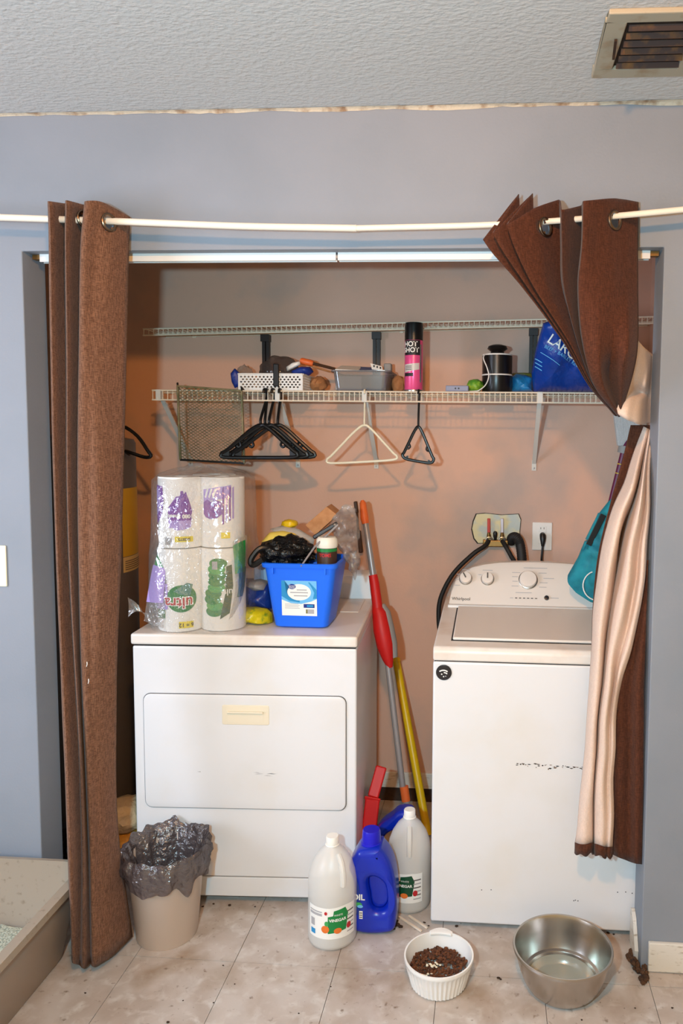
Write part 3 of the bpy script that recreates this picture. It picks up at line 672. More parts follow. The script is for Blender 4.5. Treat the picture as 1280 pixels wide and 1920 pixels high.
# rusty scuff on the front
random.seed(11)
for k in range(46):
    x = .30+random.gauss(.07, .06); z = .548+random.gauss(0, .0032)+(.004 if x < .36 else 0); w = random.uniform(.003, .014); h = random.uniform(.0008, .0026)
    if .19 < x < .52: MB().add([(x, -.0006, z), (x+w*.6, -.0006, z-h), (x+w, -.0006, z+h*.3), (x+w*.4, -.0006, z+h)], [(0, 1, 2, 3)]).build('rust_scuff', 'rust' if k % 3 else 'badge', ws, smooth=0)
for k, (x, z) in enumerate(((.45, .115), (.455, .117), (.463, .115), (.585, .15), (.61, .152), (.63, .149), (.16, .135), (.19, .137))):
    MB().box(x, x+.003, -.0006, .001, z, z+.0026).build('paint_chip', 'badge', ws, smooth=0)
for x in (.05, WW-.05):
    for y in (.06, WD-.06): MB().lathe([(.018, 0), (.018, .01), (.012, .014), (.012, .03)], 14, (x, y, 0)).build('foot', 'rubber', ws)

# ------------------------------------------------------------------ wall services behind the washer
bx0, bx1 = at(886, 963, 1.01), at(976, 1021, 1.01)
x0, x1, z1, z0 = bx0.x, bx1.x, bx0.z, bx1.z
vb = thing('washer_valve_box', 'ragged drywall cut out with red and silver water valves', 'valve box', ((x0+x1)/2, YB, z0))
out = [(x0+.012, z1), (x0+.05, z1+.004), (x0+.12, z1-.002), (x1-.01, z1+.003), (x1, z1-.02), (x1-.004, z0+.05), (x1+.002, z0+.012), (x1-.02, z0-.004), (x0+.06, z0+.002), (x0+.02, z0), (x0+.004, z0+.02), (x0-.006, z0+.06), (x0, z1-.03)]
inn = [(x+(-.0028 if x > (x0+x1)/2 else .0045), z+(-.0022 if z > (z0+z1)/2 else .003)) for x, z in out]
MB().prism(out, YB-.0032, YB).build('cutout_edge', 'ventdark', vb, smooth=0, world=True)
MB().prism(inn, YB-.0046, YB-.0030).build('backing', 'drywall', vb, smooth=0, world=True)
for u, m in ((916, 'redhandle'), (941, 'silverhandle')):
    p = at(u, 1012, .985); MB().tube([p+Vector((0, .024, 0)), p+Vector((0, -.004, 0))], [.010, .010], 12).build('valve_spout', 'brass', vb, world=True)
    MB().tube([at(u, 1008, .99), at(u, 998, .985)], [.010, .006], 12).build('valve_stem', 'brass', vb, world=True)
    a, b = at(u, 972, .985), at(u, 999, .985); MB().bar(a, b, .012, .006, (0, 1, 0)).build('valve_handle', m, vb, smooth=40, bevel=.002, world=True)
    ring(at(u, 1013, .978), (0, -1, 0), .012, .004).build('coupling', 'chrome', vb, world=True)
p = at(928, 1000, .985); MB().lathe([(.004, -.03), (.008, -.012), (.009, .0), (.006, .008), (0, .010)], 12, p).build('arrestor_knob', 'black', vb, world=True)
MB().box(at(905, 1018, .99).x, at(952, 1018, .99).x, .97+SH, YB-.003, at(920, 1024, .99).z, at(920, 1012, .99).z).build('manifold', 'brass', vb, smooth=0, bevel=.003, world=True)
hs = spline([at(916, 1014, .975), at(908, 1024, .95), at(885, 1040, .93), at(850, 1075, .92), at(828, 1115, .91), at(822, 1150, .90), at(828, 1190, .89), Vector((.50, .90, .80)), Vector((.56, .90, .70))], 7)
tag(MB().tube(hs, .0095, 10).build('water_hose', 'rubber'), 'black water hose looping left from the red valve behind the washer', 'hose')
hs = spline([at(941, 1014, .975), at(948, 1025, .95), at(958, 1043, .93), at(966, 1060, .91), Vector((.73, .88, .98)), Vector((.74, .88, .80))], 7)
tag(MB().tube(hs, .0095, 10).build('water_hose', 'rubber'), 'short black water hose from the silver valve down behind the washer', 'hose')
hs = spline([at(957, 1016, 1.0), at(960, 1008, .97), at(968, 1008, .945), at(975, 1022, .93), at(978, 1050, .915), at(978, 1080, .90), Vector((.755, .89, .90)), Vector((.755, .89, .75))], 12)
tag(MB().tube(hs, [.0185+.0016*(k % 2) for k in range(len(hs))], 14).build('drain_hose', 'rubber'), 'thick black ribbed drain hose bending over behind the washer', 'hose')
a, b = at(998, 979, 1.01), at(1034, 1032, 1.01)
ol = thing('wall_outlet', 'white power outlet plate on the back wall above the washer', 'outlet', ((a.x+b.x)/2, YB, b.z))
MB().box(a.x, b.x, YB-.006, YB, b.z, a.z).build('plate', 'white', ol, smooth=40, bevel=.003, world=True)
for dz in (.030, -.018):
    MB().box((a.x+b.x)/2-.017, (a.x+b.x)/2+.017, YB-.0075, YB-.004, (a.z+b.z)/2+dz-.013, (a.z+b.z)/2+dz+.013).build('socket', 'white', ol, smooth=40, bevel=.002, world=True)
    for s_ in (-1, 1): MB().box((a.x+b.x)/2+s_*.0065-.001, (a.x+b.x)/2+s_*.0065+.001, YB-.008, YB-.007, (a.z+b.z)/2+dz, (a.z+b.z)/2+dz+.008).build('slot', 'gap', ol, smooth=0, world=True)
pc = thing('power_cord', 'black washer plug and cord in the wall outlet', 'power cord', at(1017, 1010, .99))
q = at(1017, 1010, .99); MB().tube([q+Vector((0, .014, .013)), q+Vector((0, -.004, .012)), q+Vector((0, -.010, 0)), q+Vector((0, -.010, -.03))], [.012, .013, .012, .006], 12).build('plug', 'black', pc, world=True)
MB().tube(spline([q+Vector((0, -.010, -.028)), at(1015, 1045, .97), at(1014, 1065, .95), Vector((.83, .93, .95)), Vector((.83, .90, .80))], 6), .0045, 8).build('cord', 'black', pc, world=True)

# ------------------------------------------------------------------ wire shelves
def shelf(name, label, xa, xb, za, zb, lip, yf, brackets, bm_, foot_dz, step=.0195):
    t = thing(name, label, 'shelf', ((xa+xb)/2, YB, (za+zb)/2))
    zz = lambda x: za+(zb-za)*(x-xa)/(xb-xa)
    for nm, y, dz, r in (('front_rail', yf, 0, .0032), ('front_rail', yf-.001, -lip, .0032), ('deck_rail', yf+.10, -.004, .003), ('deck_rail', yf+.10+(YB-yf-.1)*.5, -.004, .003), ('back_rail', YB-.006, -.003, .003)):
        MB().tube([(xa, y, za+dz), (xb, y, zb+dz)], r, 8).build(nm, 'wire', t, world=True)
    w = MB(); n = int((xb-xa)/step)
    for k in range(n+1):
        x = xa+.004+k*(xb-xa-.008)/n; z = zz(x)
        w.tube([(x, YB-.004, z+.001), (x, yf+.002, z+.001), (x, yf-.002, z-.004), (x, yf-.003, z-lip)], .0016, 5)
    o = w.build('deck_wires', 'wire', t, world=True); o['kind'] = 'stuff'
    for x in (xa+.12, (xa+xb)/2, xb-.12):
        MB().box(x-.008, x+.008, YB-.010, YB, zz(x)-.010, zz(x)+.012).build('wall_clip', 'wire', t, smooth=0, bevel=.002, world=True)
    for x, zw, two in brackets:
        z = zz(x)
        if two:
            br = MB()
            for s_ in (-.0085, .0085): br.box(x+s_-.0065, x+s_+.0065, YB-.022, YB-.001, zw, z-.006)
            br.box(x-.018, x+.018, YB-.034, YB-.001, z-.034, z-.006)
            br.build('bracket', bm_, t, smooth=0, world=True)
        else:
            br = MB(); br.bar((x, yf+.008, z-.010), (x, YB-.006, zw), .016, .006, (0, 0, 1)); br.box(x-.009, x+.009, YB-.007, YB, zw-.030, zw+.012); br.box(x-.009, x+.009, yf-.004, yf+.012, z-lip-.003, z+.003)
            b_ = br.build('bracket', bm_, t, smooth=0, world=True)
            MB().lathe([(.004, 0), (.003, .002), (0, .0025)], 8, (0, 0, 0)).build('screw', 'greymetal', b_).location = (0, 0, 0)
            b_.children[0].matrix_local = Matrix.Translation(Vector((x, YB-.007, zw-.02))-root_loc(t)) @ Matrix.Rotation(PI/2, 4, 'X')
    return t
ZS = 1.733; YF = YB-.305
xb_ = [at(297, 745, YF-SH).x, at(520, 745, YF-SH).x, at(683, 745, YF-SH).x, at(1012, 745, YF-SH).x]
shelf('wire_shelf', 'long white wire shelf carrying baskets, cans and bags', at(285, 740, YF-SH).x, CRX-.01, ZS, ZS, .036, YF, [(x, 1.462, False) for x in xb_], 'bracket', 0)
xu = [at(499, 660, 1.0).x, at(706, 660, 1.0).x, at(999, 650, 1.0).x]
YU = .752
ua, ub = at(268, 617, YU-SH), at(1010, 599, YU-SH)
sl = (ub.z-ua.z)/(ub.x-ua.x)
shelf('wire_shelf', 'bare upper wire shelf tilting slightly on dark brackets', ua.x, CRX-.01, ua.z, ua.z+sl*(CRX-.01-ua.x), .024, YU, [(x, 1.748, True) for x in xu], 'bracket_dark', 0)
ZT = ZS+.0035           # top of the wires

# ------------------------------------------------------------------ things on the lower shelf
# perforated basket
p0, p1 = at(447, 730, .725), at(567, 730, .725); bz = ZT; bh = at(447, 701, .725).z-bz
bk = thing('perforated_basket', 'white perforated plastic basket on the wire shelf', 'basket', ((p0.x+p1.x)/2, .84+SH, bz))
x0, x1, y0, y1 = p0.x, p1.x, .725+SH, .975+SH
MB().box(x0+.006, x1-.006, y0+.006, y1-.006, bz, bz+.004).build('base', 'white', bk, smooth=0, world=True)
def perf(a, b, z0_, z1_, par, nu):
    """wall with staggered slots"""
    a, b = Vector(a), Vector(b); L = (b-a).length; d = (b-a)/L; hs_ = z1_-z0_; loops = [rect(0, L, 0, hs_)]; px_ = L/nu; nr_ = 5; pz = (hs_-.014)/nr_
    for j in range(nr_):
        for i in range(nu-1):
            cx = px_*(i+.75+(.5 if j % 2 else 0)); cz_ = .008+pz*(j+.5)
            if cx > L-px_*.5 or cx < px_*.5: continue
            loops.append([(cx-px_*.36, cz_), (cx, cz_-pz*.42), (cx+px_*.36, cz_), (cx, cz_+pz*.42)])
    vs, fs = curve2d(loops, .0025); nn = d.cross(Vector((0, 0, 1)))
    MB().add([a+d*v.x+Vector((0, 0, z0_+v.y))+nn*v.z for v in vs], fs).build('side', 'white', par, smooth=0, world=True)
perf((x0, y0, 0), (x1, y0, 0), bz, bz+bh, bk, 17)
perf((x0, y1, 0), (x1, y1, 0), bz, bz+bh, bk, 17)
perf((x0, y0, 0), (x0, y1, 0), bz, bz+bh, bk, 17)
perf((x1, y0, 0), (x1, y1, 0), bz, bz+bh, bk, 17)
rm = MB(); zt = bz+bh
for a, b in (((x0, y0), (x1, y0)), ((x1, y0), (x1, y1)), ((x1, y1), (x0, y1)), ((x0, y1), (x0, y0))): rm.bar((a[0], a[1], zt), (b[0], b[1], zt), .008, .006)
rm.build('rim', 'white', bk, smooth=0, bevel=.002, world=True)
zc = bz+.004
tag(blob((-.20, .83+SH, zc+.070), (.085, .075, .066), .16, 3.4, 3, 4, zc+.001).build('smoky_plastic_bag', 'smoke', smooth=60), 'crumpled smoky plastic bag in the white perforated basket', 'plastic bag')
a = at(520, 683, .735); tag(MB().box(a.x-.011, a.x+.011, .712+SH, .719+SH, bz+.014, a.z).build('black_strap', 'black', smooth=40, bevel=.003), 'black strap hanging over the front of the white basket', 'strap')
tag(pillow([at(432, 700, .74), at(440, 690, .74), at(450, 700, .74), at(453, 722, .74), at(440, 728, .74), at(434, 716, .74)], .03, .3, 2, 6, 32).build('blue_packet', 'navy', smooth=60), 'small dark blue packet at the left end of the basket', 'packet')
tag(blob((at(452, 688, .82).x, .86+SH, bz+.055), (.035, .04, .052), .2, 6, 9, 3, bz+.001).build('clear_bag', 'clearbag', smooth=60), 'small clear plastic bag behind the left end of the basket', 'plastic bag')
sc = thing('orange_handled_tool', 'brown tool with bright orange grip lying on the basket', 'tool', at(580, 685, .80))
MB().tube([at(563, 676, .79), at(566, 677, .79), at(583, 681, .80), at(587, 682, .80)], [.010, .013, .013, .010], 10).build('grip', 'orange', sc, world=True)
MB().bar(at(585, 681, .80), at(628, 692, .85), .016, .010).build('blade', 'darkbrown', sc, smooth=0, bevel=.003, world=True)
MB().bar(at(585, 687, .80), at(618, 697, .85), .008, .006).build('rod', 'card', sc, smooth=0, world=True)
tag(pillow([at(536, 688, .77), at(548, 680, .77), at(562, 677, .77), at(563, 684, .77), at(548, 692, .77), at(538, 697, .77)], .03, .3, 4, 6, 32).build('white_tube', 'white', smooth=60), 'small white squeeze tube in the basket beside the orange grip', 'tube')
tag(pillow([at(545, 696, .79), at(565, 687, .79), at(582, 688, .79), at(588, 697, .79), at(580, 704, .79), at(548, 705, .79)], .06, .3, 5, 6, 40).build('blue_cloth', 'navy', smooth=60), 'dark blue cloth in the right half of the basket', 'cloth')
tag(blob((at(596, 705, .85).x, .86+SH, bz+.034), (.032, .05, .030), .25, 6, 12, 3, zc+.001).build('paper_wrapper', 'card', smooth=60), 'crumpled brown paper wrapper at the right end of the basket', 'paper')
# clear storage bin with papers
p0, p1 = at(620, 731, .74), at(730, 731, .74); h = at(620, 694, .74).z-bz
cbn = thing('clear_bin', 'clear plastic storage bin of papers in the middle of the shelf', 'bin', ((p0.x+p1.x)/2, .84+SH, bz))
x0, x1, y0, y1 = p0.x+.006, p1.x-.006, .742+SH, .955+SH
q = MB(); t = .010
def ringpts(x0, x1, y0, y1, z, r=.02, n=4): return [Vector((x, y, z)) for x, y in rrect(x0, x1, y0, y1, r, n)]
lv = [ringpts(x0+t, x1-t, y0+t, y1-t, bz), ringpts(x0, x1, y0, y1, bz+h), ringpts(x0-.008, x1+.008, y0-.008, y1+.008, bz+h), ringpts(x0-.008, x1+.008, y0-.008, y1+.008, bz+h-.006)]
n = len(lv[0]); q.add([p for l in lv for p in l], [(i*n+k, i*n+(k+1) % n, (i+1)*n+(k+1) % n, (i+1)*n+k) for i in range(3) for k in range(n)]+[tuple(range(n))])
q.build('body', 'clearbin', cbn, smooth=30, solid=.0015, world=True)
for nm, lab, m, c, s_, rz, rx in (
        ('paper_stack', 'stack of grey papers filling the clear bin', 'greyprint', ((x0+x1)/2-.05, .845+SH, bz+.006), (.10, .17, .052), .03, 0),
        ('dark_box', 'dark grey box standing inside the clear bin', 'darksteel', ((x0+x1)/2+.052, .845+SH, bz+.006), (.095, .17, .054), -.04, 0)):
    o = tag(MB().box(-s_[0]/2, s_[0]/2, -s_[1]/2, s_[1]/2, 0, s_[2]).build(nm, m, smooth=0, bevel=.002), lab, 'box' if 'box' in nm else 'paper'); o.location = c; o.rotation_euler = (0, 0, rz)
def slab(name, label, cat, pts, th_, m):
    P = [Vector(p) for p in pts]; nn = (P[1]-P[0]).cross(P[2]-P[0]).normalized()*th_; n = len(P)
    return tag(MB().add(P+[p+nn for p in P], [tuple(range(n)), tuple(range(2*n-1, n-1, -1))]+[(i, (i+1) % n, (i+1) % n+n, i+n) for i in range(n)]).build(name, m, smooth=0), label, cat)
slab('white_card', 'flat white card lying across the left rim of the clear bin', 'card', [at(628, 694, .75), at(672, 696, .75), at(678, 689, .90), at(640, 687, .90)], .004, 'paper')
slab('price_tag', 'white tag with dark marks propped on the clear bin', 'tag', [at(694, 681, .80), at(716, 687, .80), at(718, 697, .79), at(697, 692, .79)], .003, 'paper')
o = slab('blue_card', 'dark blue card under the white tag on the clear bin', 'card', [at(672, 697, .76), at(708, 697, .76), at(716, 691, .88), at(676, 689, .88)], .003, 'navy')
for k in range(3): flat(rect(-.003, .003, -.004, .004), lambda a, b, k=k: at(701+k*6, 686.5+k*1.6, .795)+Vector((a, -.002, b)), 'ink', bpy.data.objects['price_tag'], 'mark')
tag(MB().box(at(719, 682, .86).x, at(733, 682, .86).x, .86+SH, .90+SH, bz+h+.001, at(722, 681, .86).z).build('grey_case', 'greyclip', smooth=40, bevel=.004), 'small grey case at the right end of the clear bin', 'case')
tag(blob((at(746, 696, .9).x, .90+SH, bz+.036), (.026, .035, .036), .2, 6, 5, 3, bz+.001).build('tan_wrapper', 'card', smooth=60), 'small tan wrapper between clear bin and pink can', 'wrapper')
# spray can
c = at(775, 733, .747); R_ = .0345; ch = at(775, 604, .747).z-bz
sp = thing('spray_can', 'tall pink and black aerosol spray can on the shelf', 'spray can', (c.x, .747+SH, bz))
def cyl(ang, z, r): return Vector((r*math.cos(ang), r*math.sin(ang), z))
hb = ch*.74
MB().lathe([(R_*.94, 0), (R_, .004), (R_, hb-.004), (R_*.9, hb+.004)], 36).build('body', 'pink', sp)
MB().lathe([(R_*1.01, 0), (R_*1.02, .003), (R_*1.0, .006)], 36).build('bottom_rim', 'canmetal', sp)
MB().lathe([(R_*1.0, hb-.002), (R_*1.0, ch*.93), (R_*.95, ch*.985), (R_*.72, ch*.97), (R_*.5, ch*.94), (0, ch*.935)], 36).build('cap', 'blackgloss', sp)
def wrap(R, a0, zc_): return lambda x, y: Vector((R*math.cos(a0+x/R), R*math.sin(a0+x/R), zc_+y))
a0 = -PI/2-.12
flat(rect(-.034, .034, 0, .055), wrap(R_+.0006, a0, hb-.058), 'ink', sp, 'black_band', 10)
flat([(-.034, 0), (.030, .012), (.030, .036), (-.034, .030)], wrap(R_+.0007, a0, hb*.36), 'canwhite', sp, 'pale_band', 10)
flat(rect(-.034, .006, 0, .012), wrap(R_+.0008, a0, hb*.29), 'ink', sp, 'black_patch', 8)
flat(rect(.033, .041, -.07, .07), wrap(R_+.0008, a0, hb*.54), 'canmetal', sp, 'seam', 3)
for k in range(3): flat(rect(-.028, .0, -.0012, .0012), wrap(R_+.0010, a0, hb*.42+k*.006), 'print_dark', sp, 'print_line', 5)
text('HOT', .026, wrap(R_+.0011, a0-.18, hb-.018), 'labelwhite', sp, bold=.0006)
text('SHOT', .025, wrap(R_+.0011, a0-.12, hb-.040), 'labelwhite', sp, bold=.0006)
# grey gadget, lime bag, black canister, teal bag, lid
a, b = at(835, 737, .715), at(878, 726, .715)
gd = thing('grey_gadget', 'small blue grey electronic box on the shelf edge', 'gadget', ((a.x+b.x)/2, .73+SH, bz))
MB().box(a.x, b.x, .715+SH, .76+SH, bz, bz+.022).build('case', 'greygadget', gd, smooth=40, bevel=.003, world=True)
for dx in (-.006, .006): MB().lathe([(.003, 0), (.003, .002), (0, .0022)], 10).build('button', 'ink', gd).matrix_local = Matrix.Translation((dx, -.015, .011)) @ Matrix.Rotation(PI/2, 4, 'X')
p = at(890, 725, .78); tag(blob((p.x, .80+SH, bz+.026), (.032, .035, .026), .2, 6, 4, 3, bz+.001).build('lime_bag', 'lime', smooth=60), 'small lime green bag between grey box and black canister', 'bag')
c = at(931, 733, .82); kn = thing('black_canister', 'black cylindrical device with white bands and white cable', 'device', (c.x, .82+SH, bz)); R_ = .0575; H_ = at(931, 664, .82).z-bz
MB().lathe([(R_*.97, 0), (R_, .004), (R_, H_*.44)], 40).build('lower_body', 'blackgloss', kn)
MB().lathe([(R_*1.005, H_*.44), (R_*1.01, H_*.455), (R_*1.005, H_*.475)], 40, cap=False).build('white_band', 'white', kn, solid=.001)
MB().lathe([(R_, H_*.475), (R_, H_*.95)], 40).build('upper_body', 'blackgloss', kn)
MB().lathe([(R_*1.0, H_*.95), (R_*.98, H_*.985), (R_*.6, H_*1.0), (R_*.5, H_)], 40).build('white_rim', 'white', kn)
MB().lathe([(R_*.50, H_*.99), (R_*.44, H_*1.06), (R_*.68, H_*1.13), (R_*.60, H_*1.20), (R_*.3, H_*1.24), (0, H_*1.24)], 36).build('top_cap', 'blackgloss', kn)
cb = spline([at(909, 664, .775), at(906, 672, .758), at(913, 690, .757), at(916, 706, .755), at(909, 723, .745), at(893, 734, .74), at(880, 735, .755)], 6)
for p in cb: p.z = max(p.z, bz+.003)
MB().tube(cb, .0022, 6).build('cable', 'white', kn, world=True)
p = at(976, 720, .84); tag(pillow([at(958, 735, .85), at(958, 707, .85), at(968, 700, .85), at(985, 703, .85), at(998, 708, .85), at(999, 735, .85)], .07, .35, 6).build('teal_pouch', 'tealbag', smooth=60), 'shiny blue teal pouch between canister and large blue bag', 'pouch')
tag(MB().lathe([(.045, 0), (.045, .066), (.047, .068), (.047, .082), (.04, .086), (0, .086)], 28, (at(977, 720, .955).x+.004, .955+SH-.01, bz)).build('olive_jar', 'olive'), 'squat olive jar behind the teal pouch', 'jar')
ob = [at(1000, 737, .80), at(996, 700, .76), at(1004, 655, .70), at(1018, 606, .64), at(1035, 600, .63), at(1075, 640, .68), at(1112, 680, .74), at(1122, 736, .80)]
bbg = thing('blue_food_bag', 'large blue pet treat bag slumped at the right end of the shelf', 'bag', at(1060, 737, .80))
bag = pillow(ob, .13, .25, 7, 12, 90, fr=12); front = bag.v[:len(bag.v)//2]
for p in bag.v: p.z = max(p.z, bz+.001)
bag.build('bag', 'bluebag', bbg, smooth=70, world=True)
def bagfn(u, v, ang, dep):
    o = at(u, v, .70); ca, sa = math.cos(ang), math.sin(ang)
    def f(x, y):
        q = o+Vector((x*ca-y*sa, 0, x*sa+y*ca)); 
        # depth from the swollen face
        w = sorted(front, key=lambda p: (p.x-q.x)**2+(p.z-q.z)**2)[:4]
        yy = sum(p.y/(1e-6+(p.x-q.x)**2+(p.z-q.z)**2) for p in w)/sum(1/(1e-6+(p.x-q.x)**2+(p.z-q.z)**2) for p in w)
        q.y = yy-.0035; return q
    return f
text('LARGE BREED', .046, bagfn(1026, 638, -.58, 0), 'labelwhite', bbg, bold=.0005, align='LEFT', world=True)
text('BEEF + BARLEY RECIPE', .0165, bagfn(1019, 652, -.50, 0), 'skyblue', bbg, align='LEFT', world=True)
flat(rect(0, .085, -.001, .001), bagfn(1012, 662, -.60, 0), 'skyblue', bbg, 'print_line', 8, True)
for k in range(3): flat(rect(0, .03, -.0015, .0015), bagfn(1003, 672+k*7, -.6, 0), 'skyblue', bbg, 'print_line', 4, True)

# ------------------------------------------------------------------ things hanging from the lower shelf
def hanger(name, label, m, ux, vneck, u0, v0, u1, v1, Y, r, group=None, notch=True, twist=0):
    t = thing(name, label, 'hanger', (0, 0, 0), 0, group)
    nk = at(ux, vneck, Y); a = at(u0, v0, Y); b = at(u1, v1, Y); Y = Y+SH
    t.location = (nk.x, Y, ZS)
    top = Vector((nk.x, YF, ZS+.0034+.003))
    hk = spline([Vector((nk.x, YF-.014, ZS-.008)), Vector((nk.x, YF-.010, ZS+.0045)), Vector((nk.x, YF, ZS+.0065)), Vector((nk.x, YF+.012, ZS+.0035)), Vector((nk.x-.001, YF+.012, ZS-.03)), Vector((nk.x, Y, nk.z+.025)), nk], 5)
    MB().tube(hk, r*.72, 8).build('hook', m, t, world=True)
    sL, sR = nk.lerp(a, .60)+Vector((0, 0, .010)), nk.lerp(b, .60)+Vector((0, 0, .010))
    body = [nk, nk.lerp(a, .25)+Vector((0, 0, .012)), sL, nk.lerp(a, .90)+Vector((0, 0, .008)), a+Vector((0, 0, .010)), a+Vector((.012, 0, -.004)), a.lerp(b, .5)+Vector((0, 0, -.006)), b+Vector((-.012, 0, -.004)), b+Vector((0, 0, .010)), nk.lerp(b, .90)+Vector((0, 0, .008)), sR, nk.lerp(b, .25)+Vector((0, 0, .012))]
    P = [Vector(p) for p in body]; pts = []
    for i in range(len(P)):
        for k in range(4): pts.append(cr(P[i-1], P[i], P[(i+1) % len(P)], P[(i+2) % len(P)], k/4))
    MB().tube(pts, r, 8, closed=True).build('frame', m, t, world=True)
    if notch:
        for s_, e in ((-1, a), (1, b)):
            q = nk.lerp(e, .58)+Vector((0, 0, .004))
            MB().tube(spline([q, q+Vector((s_*-.004, 0, -.012)), q+Vector((s_*.004, 0, -.019)), q+Vector((s_*.012, 0, -.014))], 3), r*.7, 6).build('strap_notch', m, t, world=True)
            g = abs(b.x-a.x)/.38
            MB().prism([(x_*g, z_*g) for x_, z_ in ((-s_*.012, -.004), (s_*.018, -.002), (s_*.022, .014), (s_*.002, .030), (-s_*.014, .030))], -r*.5, r*.5).build('gusset', m, t, smooth=0).location = (e.x-t.location.x-s_*.018, 0, e.z-t.location.z-.002)
    if twist: t.rotation_euler = (0, 0, twist)
    return t
labs = ['leftmost black plastic hanger of the bunch beside the mesh panel', 'second black plastic hanger from the left in the bunch', 'third black plastic hanger from the left in the bunch', 'rightmost black plastic hanger of the bunch on the shelf']
for k, (ux, vn, u0, u1) in enumerate(((489, 797, 412, 560), (497, 797, 418, 566), (505, 797, 430, 576), (521, 797, 440, 588))):
    hanger('plastic_hanger', labs[k], 'hangerblack', ux, vn, u0, 855, u1, 855, .668+.006*(k % 2), .0074, 'black hangers bunched on the shelf', True, twist=(-.14, .10, -.06, .05)[k])
hanger('plastic_hanger', 'ivory white hanger hanging alone in the middle of the shelf', 'hangerivory', 683, 797, 614, 866, 743, 860, .70, .0046, None, False, .06)
hanger('plastic_hanger', 'small black child hanger hanging apart from the bunch', 'hangerblack', 784, 800, 754, 858, 813, 866, .70, .0058, None, True, -.05)
# expanded metal panel
pm = [at(333, 724, .698), at(453, 736, .698), at(458, 869, .698), at(338, 862, .698)]
pm[1].z = pm[0].z-.016; 
mp_ = thing('mesh_panel', 'olive green wire mesh panel hooked on the shelf edge', 'mesh panel', ((pm[0].x+pm[1].x)/2, .698+SH, pm[0].z))
for a, b in ((0, 1), (1, 2), (2, 3), (3, 0)):
    MB().bar(pm[a], pm[b], .008 if a % 2 == 0 else .006, .012, (0, -1, .01)).build('frame_bar', 'hangerblack' if a == 2 else 'meshgreen', mp_, smooth=0, world=True, bevel=.001)
w = MB(); nu, nv = 14, 24
def mpt(s, t): return pm[0].lerp(pm[1], s).lerp(pm[3].lerp(pm[2], s), t)
for j in range(nv):
    for i in range(nu):
        s0, s1, t0, t1 = i/nu, (i+1)/nu, j/nv, (j+1)/nv; sm, tm = (s0+s1)/2, (t0+t1)/2
        for a, b in (((s0, tm), (sm, t0)), ((sm, t0), (s1, tm)), ((s1, tm), (sm, t1)), ((sm, t1), (s0, tm))):
            w.bar(mpt(*a), mpt(*b), .0016, .0026, (0, -1, .01))
o = w.build('mesh', 'meshgreen', mp_, smooth=0, world=True); o['kind'] = 'stuff'
for k in (0, 1):
    p = pm[k]; MB().tube(spline([p, p+Vector((0, -.002, .012)), Vector((p.x, YF, ZS+.009)), Vector((p.x, YF+.014, ZS+.004))], 4), .0035, 6).build('hook', 'hangerblack', mp_, world=True)

# ------------------------------------------------------------------ water heater and hanger at the left
hx, hy, hr = -.968, .64, .225
he = thing('water_heater', 'tall dark grey water heater behind the left curtain', 'water heater', (hx, hy, 0))
MB().lathe([(hr*.96, .02), (hr, .03), (hr, 1.53), (hr*.97, 1.545), (hr*.6, 1.56), (0, 1.565)], 48).build('tank', 'heater', he)
MB().lathe([(hr*.9, 0), (hr*.9, .022)], 32).build('base', 'gap', he)
flat(rect(-.085, .085, -.09, .17), wrap(hr+.001, .12, 1.19), 'gold', he, 'energy_label', 12)
flat(rect(-.085, .085, -.15, -.092), wrap(hr+.001, .12, 1.19), 'heaterlabel', he, 'spec_label', 12)
for k in range(5): flat(rect(-.075, .075, -.0015, .0015), wrap(hr+.002, .12, 1.05+k*.008), 'print_dark', he, 'print_line', 8)
MB().tube([(hx-.1, hy, 1.55), (hx-.1, hy, 2.47)], .011, 10).build('pipe', 'brass', he, world=True)
t = thing('plastic_hanger', 'dark hanger lying on top of the water heater behind the curtain', 'hanger', (-.72, .62, 1.57))
a, b = at(232, 800, .60), at(281, 852, .60)
MB().tube(spline([Vector((-.86, .62, 1.578)), Vector((-.78, .615, 1.580)), a, at(258, 818, .60), at(277, 845, .60), at(283, 855, .60), at(270, 857, .60), at(236, 846, .60), Vector((-.73, .61, 1.49))], 4), .0065, 8).build('frame', 'hangerblack', t, world=True)
# dim packages on the floor beside the dryer
tag(blob((-.64, .36, .215), (.075, .09, .055), .25, 6, 3, 3).build('cream_bag', 'creambag', smooth=60), 'cream crumpled bag low between curtain and dryer', 'bag')
tag(blob((-.635, .34, .085), (.075, .09, .085), .2, 5, 7, 3, .001).build('amber_bag', 'amberbag', smooth=60), 'amber crumpled bag on the floor between curtain and dryer', 'bag')
tag(blob((-.80, .30, .10), (.07, .08, .10), .2, 5, 11, 3, .001).build('dark_bag', 'blackbag', smooth=60), 'dark bag on the floor behind the left curtain', 'bag')

# ------------------------------------------------------------------ on the dryer
ZD = DH+.0005
def dl(x, y): # dryer local to world
    c, s_ = math.cos(.05), math.sin(.05); return Vector((-.5267+x*c-y*s_, .1851+x*s_+y*c, 0))
